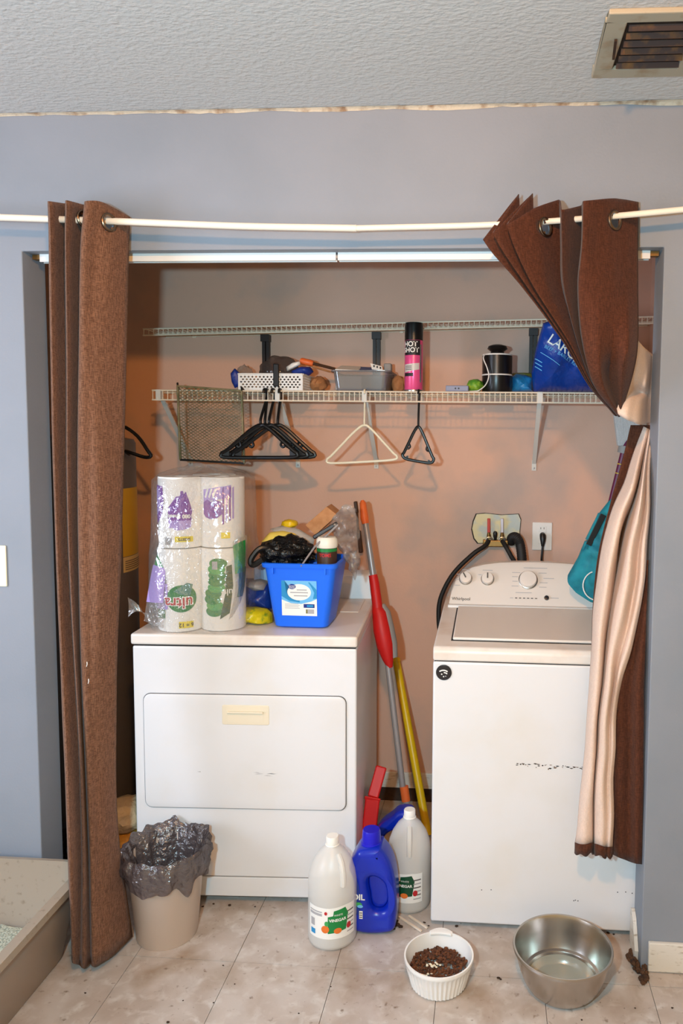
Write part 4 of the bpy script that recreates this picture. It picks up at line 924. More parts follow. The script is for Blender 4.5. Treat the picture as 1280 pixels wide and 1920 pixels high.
# paper towel pack
pkY = .31
pk = thing('paper_towel_pack', 'torn clear pack of paper towel rolls, upside down, on the dryer', 'paper towels', (-.36, pkY, ZD))
RR = .0735
b0 = at(337, 1185, .285); lo = ZD+.002
def roll_(x, y, z, h, nm='roll'):
    o = MB().lathe([(RR*.32, .0), (RR*.985, 0), (RR, .004), (RR, h-.004), (RR*.985, h), (RR*.32, h), (RR*.30, h-.01), (RR*.3, .01), (RR*.32, 0)], 40, cap=False).build(nm, 'paper', pk); o.location = Vector((x, y, z))-pk.location
    MB().lathe([(RR*.31, .004), (RR*.31, h-.004)], 20, cap=False).build('core', 'card', o)
    return o
hl = .272; hu = .230
xl_, xr_ = at(338, 1100, .30).x, at(419, 1100, .335).x
L1 = roll_(xl_, .275, lo, hl); L2 = roll_(xr_, .302, lo, hl); L3 = roll_(-.335, .43, lo, hl)
U1 = roll_(xl_+.004, .280, lo+hl+.004, hu); U2 = roll_(xr_-.004, .310, lo+hl+.004, hu); U3 = roll_(-.335, .43, lo+hl+.004, hu)
# printed wrap, carried a little proud of the rolls
def wr(o, a0, zc_, inv=True):
    R = RR+.0025
    if inv: return lambda x, y: Vector((R*math.cos(a0-x/R), R*math.sin(a0-x/R), zc_-y))
    return lambda x, y: Vector((R*math.cos(a0+x/R), R*math.sin(a0+x/R), zc_+y))
fr_ = -PI/2+.18
def prt(o, poly, m, dz=0, a=fr_, lift=0, steps=10, nm='print'):
    R = RR+.0022+lift
    flat(poly, lambda x, y: Vector((R*math.cos(a+x/R), R*math.sin(a+x/R), y+dz)), m, o, nm, steps)
def rtext(o, s_, size, x, z, m, a=fr_, lift=.001, bold=.0004):
    R = RR+.0022+lift
    text(s_, size, lambda p, q_: Vector((R*math.cos(a+(x-p)/R), R*math.sin(a+(x-p)/R), z-q_)), m, o, bold=bold)
# lower left roll: green oval, lilac block, yellow tag
prt(L1, [(-.080, .115), (-.040, .120), (-.040, .045), (-.080, .04)], 'green')
prt(L1, ell(.018, .110, .050, .045), 'green', lift=.0002)
prt(L1, [(-.105, .07), (-.028, .075), (-.028, .158), (-.070, .165), (-.105, .170)], 'lilac', lift=.0006)
prt(L1, [(-.105, .172), (-.070, .167), (-.04, .155), (-.045, .19), (-.07, .21), (-.105, .205)], 'green', lift=.0004)
prt(L1, [(-.008, .135), (.020, .122), (.045, .118), (.055, .155), (.035, .162)], 'teal_print', lift=.0008)
rtext(L1, 'ultra', .050, .008, .098, 'labelwhite', lift=.0016, bold=.0035)
rtext(L1, 'ultra', .050, .008, .098, 'redprint', lift=.0024, bold=.0006)
prt(L1, rect(.008, .055, .012, .034), 'yellow', lift=.0006); rtext(L1, '6 = 12', .018, .032, .023, 'ink', lift=.0014)
# lower right roll: green clusters
a2 = -PI/2-.05
random.seed(2)
for k in range(9):
    z = .065+k*.020; prt(L2, ell(-.008+.020*(k/8)+random.uniform(-.006, .006), z, .030, .017, 18), ['green', 'green2', 'green'][k % 3], a=a2, lift=.0002*(k % 3), nm='leaf')
prt(L2, [(.018, .04), (.05, .06), (.062, .15), (.058, .22), (.040, .215), (.035, .12)], 'dgreen', a=a2, lift=.0008)
prt(L2, rect(-.006, .012, .205, .232), 'greyprint', a=a2, lift=.001)
rtext(L2, 'ult', .030, .046, .13, 'labelwhite', a=a2, lift=.0016)
# upper rolls: purple
prt(U1, [(-.028, .130), (.0, .168), (.012, .170), (.014, .186), (.022, .186), (.024, .176), (.030, .184), (.042, .150), (.050, .120), (.046, .085), (-.028, .085)], 'purple')
prt(U1, [(-.026, .09), (.046, .09), (.046, .068), (.022, .060), (.0, .058), (-.012, .066), (-.026, .066)], 'lilac', lift=.0004)
prt(U1, [(-.10, .07), (-.055, .10), (-.045, .15), (-.05, .20), (-.10, .205)], 'purple', lift=.0002)
prt(U1, [(-.10, .10), (-.066, .12), (-.058, .17), (-.075, .20), (-.10, .19)], 'lilac', lift=.0006)
rtext(U1, '1080 Sheets', .0175, .010, .104, 'labelwhite', lift=.0012, bold=.0007)
for k in range(8): prt(U1, rect(-.040+k*.0032, -.0385+k*.0032, .010, .034), 'ink', lift=.0004, steps=1, nm='barcode')
prt(U1, rect(-.006, .052, .020, .038), 'yellow', lift=.0006); rtext(U1, 'SHEETS', .012, .024, .029, 'ink', lift=.0014)
prt(U2, [(-.036, .19), (.06, .205), (.06, .165), (-.036, .15)], 'lilac', a=a2)
prt(U2, [(-.036, .148), (-.020, .158), (-.006, .150), (.010, .158), (.028, .150), (.030, .110), (.014, .098), (-.010, .094), (-.028, .100), (-.036, .110)], 'purple', a=a2, lift=.0003)
for k in range(3): prt(U2, [(-.030+k*.014, .165), (-.024+k*.014, .162), (-.014+k*.014, .192), (-.020+k*.014, .195)], 'labelwhite', a=a2, lift=.0007, steps=3)
for k in range(4): prt(U2, [(.030+k*.011, .075+.006*k), (.036+k*.011, .078+.006*k), (.037+k*.011, .200), (.031+k*.011, .196)], ('purple', 'lilac')[k % 2], a=a2, lift=.0006, steps=3)
prt(U2, rect(.026, .055, .030, .05), 'yellow', a=a2, lift=.0006)
# clear wrap: hull around two tiers with knotted top
q = MB(); lv = [(0, 1.01, 0), (.02, 1.04, .002), (.13, 1.055, .006), (.25, 1.03, .004), (.272, 1.02, .003), (.30, 1.0, .004), (.40, .99, .004), (.495, .97, .004), (.515, .80, .012), (.528, .50, .02), (.536, .22, .02), (.540, .06, .01)]
n = 72; base = rrect(-.153, .153, -.150, .150, .074, 17)
rows = []
for z, s_, am in lv:
    rr_ = []
    for k, (x, y) in enumerate(base):
        v = Vector((x*s_, y*s_, z)); nn = noise.noise(Vector((x*22, y*22, z*16)))
        d = Vector((x, y, 0)).normalized(); v += d*am*nn*1.5; v.z += am*noise.noise(Vector((x*30, y*30, 5)))*1.2 if z > .5 else 0
        rr_.append(v+Vector((-.335, .345, ZD+.001)))
    rows.append(rr_+[rr_[0]])
q.grid(rows); q.build('wrap', 'clear', pk, smooth=60, world=True)
for nm, cols_, pm_ in (('film_flap', [((297, 1028, .27), (286, 1066, .26), (275, 1128, .25), (270, 1164, .25)), ((304, 1030, .26), (298, 1070, .24), (292, 1130, .235), (288, 1172, .235)), ((318, 1032, .26), (314, 1074, .235), (310, 1130, .23), (306, 1178, .23))], (('lilac', .30, .66, .0, .9), ('green', .08, .28, .1, .95))),
                       ('film_flap', [((436, 1016, .29), (440, 1060, .27), (440, 1110, .27), (428, 1166, .27)), ((450, 1008, .30), (452, 1056, .28), (450, 1110, .28), (434, 1164, .28)), ((463, 1003, .33), (462, 1052, .32), (457, 1108, .31), (440, 1160, .30))], (('green', .10, .45, .0, .9), ('dgreen', .42, .72, .35, .95)))):
    g_ = surf([pl(*c_) for c_ in cols_], 6, 5); MB().grid(g_).build(nm, 'clearbag', pk, smooth=60, world=True)
    nr_, nc_ = len(g_), len(g_[0])
    for m_, t0, t1, s0, s1 in pm_:
        sub_ = [[p+Vector((0, -.0025, 0)) for p in r_[int(s0*nc_):int(s1*nc_)+1]] for r_ in g_[int(t0*nr_):int(t1*nr_)+1]]
        MB().grid(sub_).build('film_print', m_, pk, smooth=60, world=True)
# torn film tail
tl = [Vector((-.475, .24, ZD+.03)), Vector((-.50, .225, ZD+.055)), Vector((-.525, .215, ZD+.075)), Vector((-.548, .21, ZD+.07))]
rows = [[p+Vector((0, 0, w_*(1-.2*i)))+Vector((0, .006*noise.noise(p*40+Vector((w_*90, 0, 0))), 0)) for w_ in (-.03, -.018, -.006, .006, .018)] for i, p in enumerate(spline(tl, 4))]
rows = [[p if p.z > ZD+.001 else Vector((p.x, p.y, ZD+.001)) for p in r] for r in rows]
MB().grid(rows).build('film_tail', 'clearbag', pk, smooth=60, world=True)

# blue pail
ZP = ZD; f0, f1 = at(512, 1180, .325), at(613, 1180, .325); g0, g1 = at(494, 1060, .32), at(632, 1060, .32)
pa = thing('blue_pail', 'bright blue rectangular plastic pail with white label on the dryer', 'pail', ((f0.x+f1.x)/2, .38, ZP))
zt = at(560, 1057, .310).z; HP = zt-ZP
xm = (f0.x+f1.x)/2; wb, wt = (f1.x-f0.x)/2, (g1.x-g0.x)/2*.985; yb0, yb1 = .298, .463; yt0, yt1 = .282, .50
def pring(s_, inset=0, ex=0): # s_ 0..1 height
    a = wb+(wt-wb)*s_-inset+ex; y0_ = yb0+(yt0-yb0)*s_+inset-ex; y1_ = yb1+(yt1-yb1)*s_-inset+ex
    return [Vector((xm+x, y, ZP+HP*s_)) for x, y in rrect(-a, a, y0_, y1_, .022, 5)]
q = MB(); lv = [pring(.0, .012), pring(.03, .002), pring(.3), pring(.6), pring(.93), pring(1)]
lv += [pring(1, .003), pring(.6, .003), pring(.05, .004)]; n = len(lv[0])
q.add([p for l in lv for p in l], [(i*n+k, i*n+(k+1) % n, (i+1)*n+(k+1) % n, (i+1)*n+k) for i in range(len(lv)-1) for k in range(n)]+[tuple(range(n)), tuple((len(lv)-1)*n+k for k in range(n))])
q.build('body', 'pail', pa, smooth=40, world=True)
q = MB(); lv = [pring(.925), pring(.93, 0, .007), pring(.995, 0, .009), pring(1.002, 0, .006), pring(1.0, .003)]; n = len(lv[0])
q.add([p for l in lv for p in l], [(i*n+k, i*n+(k+1) % n, (i+1)*n+(k+1) % n, (i+1)*n+k) for i in range(len(lv)-1) for k in range(n)]); q.build('rim', 'pail', pa, smooth=40, world=True)
for sx in (-.72, .72):
    c = pring(.88)[0]; MB().box(xm+sx*wt-.003, xm+sx*wt+.003, yt0-.006, yt0+.006, ZP+HP*.84, ZP+HP*.93).build('rib', 'pail', pa, smooth=0, world=True)
def pfn(x, z, d=.0012): # label coordinates on the front face
    s_ = z/HP; return Vector((xm+x, yb0+(yt0-yb0)*s_-d, ZP+z))
flat(rect(-.061, .058, .045, .165), lambda x, y: pfn(x, y), 'labelwhite', pa, 'label', world=True)
flat([(-.061, .100), (-.03, .088), (.005, .086), (.04, .095), (.058, .104), (.058, .165), (-.061, .165)], lambda x, y: pfn(x, y, .0018), 'skyblue', pa, 'label_sky', world=True)
flat([(-.061, .112), (-.035, .096), (.0, .091), (.0, .097), (-.03, .104), (-.045, .125), (-.050, .165), (-.061, .165)], lambda x, y: pfn(x, y, .0021), 'aqua', pa, 'label_wave', world=True)
flat([(.058, .106), (.045, .104), (.05, .125), (.04, .145), (.030, .160), (.034, .161), (.058, .135)], lambda x, y: pfn(x, y, .0021), 'aqua', pa, 'label_wave', world=True)
flat(ell(-.001, .126, .040, .028), lambda x, y: pfn(x, y, .0024), 'labelwhite', pa, 'label_oval', world=True)
flat(ell(-.025, .145, .013, .009), lambda x, y: pfn(x, y, .0028), 'navy', pa, 'logo_oval', world=True)
text('Great', .009, lambda x, y: pfn(x-.025, y+.1475, .0032), 'labelwhite', pa, world=True); text('Value', .009, lambda x, y: pfn(x-.025, y+.1415, .0032), 'labelwhite', pa, world=True)
for z, w_, x in ((.134, .034, .008), (.125, .060, -.001), (.114, .046, .004)): flat(rect(x-w_/2, x+w_/2, z-.0018, z+.0018), lambda a, b: pfn(a, b, .0030), 'greyprint', pa, 'print_line', world=True)
for k in range(4): flat(rect(-.05, .0-.004*(k % 2), .070+k*.0048, .0715+k*.0048), lambda a, b: pfn(a, b, .0020), 'greyprint', pa, 'print_line', world=True)
flat(rect(.013, .050, .073, .086), lambda a, b: pfn(a, b, .0020), 'navy', pa, 'blue_box', world=True); flat(rect(.024, .046, .076, .083), lambda a, b: pfn(a, b, .0024), 'aqua', pa, 'blue_box', world=True)
flat(rect(.020, .048, .053, .068), lambda a, b: pfn(a, b, .0020), 'greyprint', pa, 'barcode', world=True); flat(rect(.021, .026, .054, .067), lambda a, b: pfn(a, b, .0024), 'olive', pa, 'barcode', world=True)
# contents of the pail
MB_ = MB
tag(blob((xm-.062, .37, zt+.022), (.090, .075, .055), .30, 5, 21, 4).build('black_bag', 'blackbag', smooth=50), 'crumpled black plastic bag spilling over the left rim of the pail', 'plastic bag')
tag(MB().tube(spline([Vector((xm-.09, .33, zt+.03)), Vector((xm-.135, .31, zt+.045)), Vector((xm-.165, .295, zt+.01)), Vector((xm-.158, .29, zt-.010)), Vector((xm-.12, .282, zt+.012))], 6), [.010]*25, 8).build('black_strap', 'black'), 'black strap looping out over the left rim of the pail', 'strap')
tag(pillow([at(490, 1015, .45), at(505, 998, .45), at(530, 995, .45), at(553, 1000, .45), at(570, 1018, .45), at(560, 1035, .45), at(500, 1035, .45)], .07, .3, 4, 8, 48).build('yellow_glove', 'yellowcloth', smooth=60), 'pale yellow rubber glove behind the black bag in the pail', 'glove')
tag(blob(at(543, 982, .50), (.028, .028, .016), .2, 5, 8, 3).build('yellow_sponge', 'yellow_plastic', smooth=60), 'bright yellow sponge at the back of the pail', 'sponge')
tag(pillow([at(505, 992, .48), at(530, 985, .48), at(560, 992, .48), at(590, 1010, .48), at(585, 1030, .48), at(540, 1010, .48)], .05, .3, 9, 7, 40).build('grey_rag', 'greycloth', smooth=60), 'grey rag above the yellow glove in the pail', 'rag')
c0, c1, c2, c3 = at(572, 985, .46), at(612, 950, .46), at(632, 966, .46), at(591, 1003, .46)
bxn = Vector((.1, 1, .1))*.055
cbx = MB().add([c0, c1, c2, c3]+[p+bxn for p in (c0, c1, c2, c3)], [(0, 1, 2, 3), (7, 6, 5, 4)]+[(i, (i+1) % 4, (i+1) % 4+4, i+4) for i in range(4)])
tag(cbx.build('cardboard_box', 'card', smooth=0, bevel=.0015), 'small tilted cardboard box sticking up out of the pail', 'box')
wn = thing('grey_pliers', 'dark steel tool with pale wire handle leaning across the pail', 'tool', at(605, 1010, .40))
MB().bar(at(588, 1008, .42), at(632, 981, .42), .022, .014).build('head', 'darksteel', wn, smooth=40, bevel=.004, world=True)
MB().tube([at(633, 984, .40), at(590, 1025, .36), at(564, 1062, .305)], [.004, .0035, .003], 8).build('wire_handle', 'greymetal', wn, world=True)
MB().lathe([(.006, -.004), (.008, 0), (.006, .004), (0, .005)], 12, at(628, 984, .405)).build('pivot', 'chrome', wn, world=True)
jr = thing('capped_bottle', 'brown bottle with white cap and green band in the pail', 'bottle', (at(613, 1050, .40).x, .365, zt-.028))
R_ = .034
MB().lathe([(R_, 0), (R_, .066), (R_*.92, .074)], 28).build('body', 'darkbrown', jr)
MB().lathe([(R_*1.01, .060), (R_*1.01, .070)], 28, cap=False).build('green_band', 'green', jr)
MB().lathe([(R_*1.03, .072), (R_*1.08, .078), (R_*1.05, .100), (R_*.85, .108), (0, .110)], 28).build('cap', 'papercup', jr)
text('TOMS', .016, wrap(R_+.001, -PI/2, .048), 'redprint', jr, bold=.0006)
cb_ = pillow([at(628, 1015, .46), at(618, 985, .46), at(634, 958, .46), at(652, 948, .46), at(668, 952, .46), at(673, 985, .46), at(671, 1030, .46), at(674, 1062, .46), at(664, 1088, .46), at(656, 1062, .46), at(646, 1040, .46)], .09, .9, 12, 11, 90, fr=30)
for p in cb_.v: p += Vector((noise.noise(p*32), noise.noise(p*32+Vector((5, 0, 0))), noise.noise(p*32+Vector((0, 7, 0)))))*.010
tag(cb_.build('clear_bag', 'clearbag', smooth=60), 'clear plastic bag rising from the right side of the pail', 'plastic bag')
# pouches behind the pail
sg = thing('blue_pouch', 'blue and grey soft pouch standing between paper towels and pail', 'pouch', at(482, 1130, .50))
b_ = pillow([at(456, 1140, .46), at(456, 1102, .46), at(470, 1090, .46), at(490, 1088, .46), at(512, 1095, .46), at(514, 1142, .46)], .09, .25, 3)
for p in b_.v: p.z = max(p.z, ZD+.04)
b_.build('pouch', 'blue_pouch', sg, smooth=60, world=True)
pillow([at(462, 1096, .455), at(470, 1088, .455), at(485, 1086, .455), at(502, 1092, .455), at(502, 1105, .455), at(480, 1108, .455)], .10, .1, 3, 6, 32).build('grey_top', 'greyclip', sg, smooth=60, world=True)
tag(MB().box(at(470, 1085, .54).x, at(506, 1085, .54).x, .53, .59, ZD+.0005, at(480, 1058, .57).z).build('pale_blue_box', 'paleblue', smooth=40, bevel=.008), 'pale blue carton behind the blue pouch', 'carton')
yp = pillow([at(424, 1164, .40), at(432, 1150, .40), at(452, 1140, .40), at(478, 1138, .40), at(500, 1142, .40), at(510, 1150, .40), at(512, 1168, .40), at(470, 1166, .40)], .10, .3, 6)
for p in yp.v: p.z = max(p.z, ZD+.0005)
ypo = thing('yellow_pouch', 'yellow snack pouch lying on the dryer left of the pail', 'pouch', at(468, 1166, .40))
yp.build('pouch', 'yellow_pouch', ypo, smooth=60, world=True)
q = at(436, 1160, .36); flat([(-.016, -.006), (.014, -.009), (.016, .009), (-.012, .010)], lambda x, y: Vector((q.x+x, .333+abs(x)*.2, q.z+y)), 'labelwhite', ypo, 'white_patch').location = -Vector(ypo.location)

# ------------------------------------------------------------------ between the machines
def lerp(a, b, t): return Vector(a).lerp(Vector(b), t)
mop = thing('spray_mop', 'red and grey spray mop with orange grip leaning beside the dryer', 'mop', at(773, 1600, Z=.0))
mb_ = at(773, 1600, Z=.03)
def mpnt(u, v):  # point on the mop's axis nearest that image point: same depth rule along the pole
    t = (v-950)/(1600-950); return at(u, v, .785+(mb_.y+.041-.785)*t)
MB().tube([mpnt(679, 938), mpnt(680, 943), mpnt(683, 972), mpnt(685, 982)], [.006, .013, .0165, .014], 12).build('grip', 'orange', mop, world=True)
MB().tube([mpnt(685, 980), mpnt(700, 1082)], .0115, 12).build('upper_tube', 'greymetal', mop, world=True)
MB().tube([mpnt(699, 1078), mpnt(702, 1095), mpnt(708, 1142)], [.017, .019, .020], 14).build('collar', 'red', mop, world=True)
res_ = [(705, 1135, .016), (711, 1150, .028), (716, 1180, .034), (722, 1210, .033), (727, 1235, .022), (731, 1252, .010)]
MB().tube([mpnt(u, v) for u, v, r in res_], [r for u, v, r in res_], 18).build('reservoir', 'red', mop, world=True)
MB().tube([mpnt(u+7, v)+Vector((.004, .012, 0)) for u, v, r in res_[:-1]], [r*.82 for u, v, r in res_[:-1]], 14).build('reservoir_back', 'greyclip', mop, world=True)
MB().tube([mpnt(727, 1245), mpnt(755, 1478)], .0115, 12).build('lower_tube', 'greymetal', mop, world=True)
MB().tube([mpnt(757, 1474), mpnt(761, 1502)], [.0165, .0165], 12).build('joint', 'orange', mop, world=True)
MB().tube([mpnt(761, 1500), mpnt(763, 1520), mb_], [.015, .012, .010], 12).build('swivel', 'greyclip', mop, world=True)
MB().box(mb_.x-.06, mb_.x+.06, mb_.y-.04, mb_.y+.06, .002, .03).build('head', 'greyclip', mop, smooth=40, bevel=.008, world=True)
cl_ = thing('brown_brush', 'dark brown handled brush hanging behind the orange mop grip', 'brush', at(668, 985, .985))
MB().bar(at(666, 940, .985), at(669, 962, .985), .018, .014).build('handle_end', 'darkbrown', cl_, smooth=40, bevel=.004, world=True)
MB().bar(at(669, 962, .985), at(671, 996, .985), .009, .009).build('shaft', 'darkbrown', cl_, smooth=40, bevel=.002, world=True)
MB().bar(at(672, 995, .985), at(677, 1036, .985), .026, .016).build('brush_block', 'darkbrown', cl_, smooth=40, bevel=.004, world=True)
yb_ = at(803, 1572, Z=.004); yt_ = at(743, 1240, .97)
yl = thing('yellow_pole', 'bright yellow broom pole leaning against the back wall', 'pole', yb_)
d_ = (yt_-yb_).normalized()
MB().tube([yb_+d_*.012, yt_], .0165, 14).build('shaft', 'yellow_plastic', yl, world=True)
MB().tube([yt_-d_*.004, yt_+d_*.012, yt_+d_*.014, yt_+d_*.038], [.0185, .0185, .0105, .0100], 14).build('tip', 'yellow_plastic', yl, world=True)
rd = thing('red_dustpan', 'red plastic dustpan standing on its edge beside the dryer', 'dustpan', at(690, 1600, .36))
ra, rb_, rcx = at(715, 1437, .52), at(699, 1495, .47), at(690, 1565, .42)
MB().bar(ra, rb_, .040, .016, (0, -1, .3)).build('handle', 'red', rd, smooth=40, bevel=.005, world=True)
fl = Vector((rcx.x-.012, .37, .002))
MB().bar(rb_+Vector((0, -.004, 0)), fl+Vector((0, 0, .012)), .052, .020, (0, -1, .3)).build('pan', 'red', rd, smooth=40, bevel=.006, world=True)
MB().bar(rb_+Vector((-.028, -.012, .004)), rb_+Vector((.028, -.012, -.004)), .006, .012).build('ridge', 'red', rd, smooth=40, bevel=.002, world=True)

# bottles
def jug(label, c, R, H, level, labang, mirror):
    t = thing('vinegar_jug', label, 'jug', (c[0], c[1], 0))
    pr = [(R*.86, 0), (R*.97, .006), (R, .016), (R, H*.20), (R*.985, H*.22), (R, H*.24), (R*1.0, H*.56), (R*.985, H*.60), (R*.93, H*.68), (R*.78, H*.77), (R*.55, H*.85), (R*.32, H*.90), (R*.23, H*.925), (R*.22, H*.955)]
    MB().lathe(pr, 44).build('body', 'jug', t, smooth=60)
    inner = [(r*.97, z+.003) for r, z in pr if z < H*level]
    rl = [r for r, z in pr if z < H*level][-1]; inner.append((rl*.96, H*level))
    MB().lathe(inner, 40).build('vinegar', 'jugwater', t, smooth=60)
    MB().lathe([(R*.24, H*.925), (R*.265, H*.93), (R*.265, H*.99), (R*.24, H), (0, H)], 28).build('cap', 'jugcap', t, smooth=35)
    MB().lathe([(R*.29, H*.916), (R*.30, H*.921), (R*.28, H*.928)], 28).build('neck_ring', 'jugcap', t)
    a = labang+.55
    hd = [Vector((R*f*math.cos(a), R*f*math.sin(a), H*z)) for f, z in ((.55, .87), (.80, .83), (.94, .76), (1.0, .68), (.99, .62))]
    MB().tube(spline(hd, 4), .0085, 8).build('handle', 'jug', t)
    fl_ = lambda lift: (lambda x, y: Vector(((R+.0012+lift)*math.cos(labang+x/R), (R+.0012+lift)*math.sin(labang+x/R), y)))
    z0 = H*.13; hh = H*.30
    flat([(-.075, z0), (.085, z0), (.085, z0+hh), (.05, z0+hh*1.03), (-.0, z0+hh*.99), (-.075, z0+hh)], fl_(0), 'labelwhite', t, 'label', 20)
    gx = .020
    flat([(gx-.026, z0+hh*.18), (gx+.030, z0+hh*.25), (gx+.038, z0+hh*.75), (gx+.028, z0+hh*.96), (gx-.008, z0+hh*.9), (gx-.010, z0+hh*.75), (gx-.026, z0+hh*.72)], fl_(.0005), 'dgreen' if mirror else 'green', t, 'label_green', 10)
    flat(ell(gx-.034, z0+hh*.32, .012, .012), fl_(.0009), 'tomato', t, 'label_fruit', 5); flat(ell(gx+.004, z0+hh*.26, .012, .009), fl_(.0009), 'tomato', t, 'label_fruit', 5)
    flat(ell(gx-.030, z0+hh*.5, .006, .008), fl_(.0009), 'green2', t, 'label_leaf', 4); flat(ell(gx+.040, z0+hh*.34, .008, .010), fl_(.0009), 'redprint', t, 'label_fruit', 4)
    flat(ell(gx-.032, z0+hh*.83, .0045, .0055), fl_(.0009), 'redprint', t, 'label_dot', 3)
    text('VINEGAR', .0125, lambda x, y: fl_(.0012)(x+gx+.004, y+z0+hh*.60), 'labelwhite', t, bold=.0004)
    text('WHITE', .0085, lambda x, y: fl_(.0012)(x+gx+.006, y+z0+hh*.76), 'labelwhite', t)
    flat(rect(-.070, -.024, z0+hh*.72, z0+hh*.80), fl_(.0005), 'greyprint', t, 'print_line', 6); flat(rect(-.070, -.024, z0+hh*.83, z0+hh*.87), fl_(.0005), 'greyprint', t, 'print_line', 6)
    flat(rect(-.066, -.048, z0+hh*.10, z0+hh*.26), fl_(.0006), 'aqua', t, 'blue_mark', 4)
    flat(rect(-.066, -.05, z0+hh*.36, z0+hh*.60), fl_(.0006), 'greyprint', t, 'print_block', 3)
    for k in range(6): flat(rect(.054, .080, z0+hh*(.12+k*.13), z0+hh*(.16+k*.13)), fl_(.0005), 'print_dark' if k % 2 else 'greyprint', t, 'print_line', 4)
    return t
jug('gallon vinegar jug standing in front of the dryer, nearly clear', (.160, .070), .0755, .330, .50, -PI/2+.10, False)
jug('gallon vinegar jug half full standing against the washer', (.3800, .264), .0725, .326, .60, -PI/2-.45, True)
# blue detergent bottle with grip hole
Yj = .15
def jl(u, v): p = at(u, v, Yj); return (p.x, p.z)
outer = [jl(*p) for p in ((663, 1722), (666, 1731), (676, 1738), (700, 1741), (730, 1739), (742, 1732), (745, 1715), (746, 1690), (745, 1660), (740, 1628), (731, 1604), (719, 1588), (713, 1583), (678, 1585), (668, 1596), (660, 1610), (657, 1622), (662, 1634), (666, 1646), (666, 1670), (664, 1695))]
def smooth_loop(L, k=3):
    P = [Vector((x, z, 0)) for x, z in L]; n = len(P); out = []
    for i in range(n):
        for j in range(k): out.append(cr(P[i-1], P[i], P[(i+1) % n], P[(i+2) % n], j/k))
    return [(p.x, p.y) for p in out]
hole = [jl(*p) for p in ((694, 1640), (703, 1636), (714, 1640), (724, 1651), (729, 1666), (729, 1684), (721, 1696), (708, 1697), (700, 1690), (697, 1672), (694, 1655))]
zmin = min(p[1] for p in outer); outer = [(x, z-zmin+.001) for x, z in outer]; hole = [(x, z-zmin+.001) for x, z in hole]
xc = sum(p[0] for p in outer)/len(outer)
db = thing('detergent_bottle', 'royal blue detergent bottle with grip hole between two vinegar jugs', 'bottle', (xc, .13, 0))
def bottle(outer, hole, par, m, d, bev):
    vs, fs = curve2d([smooth_loop(outer), smooth_loop(hole)[::-1]], d, bev, 4); return MB().add([(v.x-xc, -v.z, v.y) for v in vs], fs).build('body', m, par, smooth=60)
bottle(outer, hole, db, 'bluejug', .105, .024)
vs, fs = curve2d([smooth_loop(hole)], .03, .004); MB().add([(v.x-xc, -.010-v.z, v.y) for v in vs], fs).build('grip_recess', 'bluejug', db, smooth=50)
ca, cb2 = jl(696, 1585), jl(696, 1556); zc0 = ca[1]-zmin-.004
MB().lathe([(.034, zc0-.006), (.0345, zc0+.004), (.033, zc0+.010), (.0305, zc0+.012), (.0285, zc0+.044), (.026, zc0+.050), (.0, zc0+.050)], 30, (ca[0]-xc, 0, 0), fn=lambda p, i, a: p+Vector((math.cos(a), math.sin(a), 0))*(.0008*math.sin(a*15) if 2 < i < 5 else 0)).build('cap', 'bluecap', db, smooth=30)
def dfn(x, y, d=.0): return Vector((x, -.0527-d, y))
lx = jl(664, 1700)[0]-xc+.006
flat([(lx+.004, .075), (lx+.022, .066), (lx+.024, .13), (lx+.016, .17), (lx+.008, .20), (lx+.004, .17)], lambda x, y: dfn(x, y), 'navy', db, 'label')
text('OIL', .026, lambda x, y: dfn(x+lx+.016, y+.128, .0006), 'labelwhite', db, bold=.0008)
flat(ell(lx+.016, .105, .012, .007), lambda x, y: dfn(x, y, .0006), 'green2', db, 'label_swirl'); flat(ell(lx+.022, .099, .009, .005), lambda x, y: dfn(x, y, .0009), 'skyblue', db, 'label_swirl')
flat(rect(lx+.019, lx+.030, .058, .084), lambda x, y: dfn(x, y, .0004), 'labelwhite', db, 'barcode')
for k in range(3): flat(rect(lx+.020, lx+.029, .062+k*.007, .065+k*.007), lambda x, y: dfn(x, y, .0008), 'print_dark', db, 'barcode')
# second blue bottle behind
Yj = .43
o2 = [jl(*p) for p in ((700, 1600), (705, 1560), (716, 1540), (735, 1524), (748, 1512), (770, 1512), (778, 1530), (780, 1600), (776, 1660), (705, 1660))]
h2 = [jl(*p) for p in ((716, 1590), (722, 1566), (736, 1553), (750, 1556), (744, 1600), (730, 1620), (718, 1615))]
zm = min(p[1] for p in o2); 
o2 = [(x, (z-zm)+.001) for x, z in o2]; h2 = [(x, z-zm+.001) for x, z in h2]; dzz = zm; xc = sum(p[0] for p in o2)/len(o2)
d2 = thing('detergent_bottle', 'second blue bottle with looped handle in the shade behind the jugs', 'bottle', (xc, .392, 0))
sc_ = (at(740, 1512, Yj).z-.001)/max(p[1] for p in o2)
o2 = [(x, z*sc_) for x, z in o2]; h2 = [(x, z*sc_) for x, z in h2]
bottle(o2, h2, d2, 'bluejug', .075, .018)

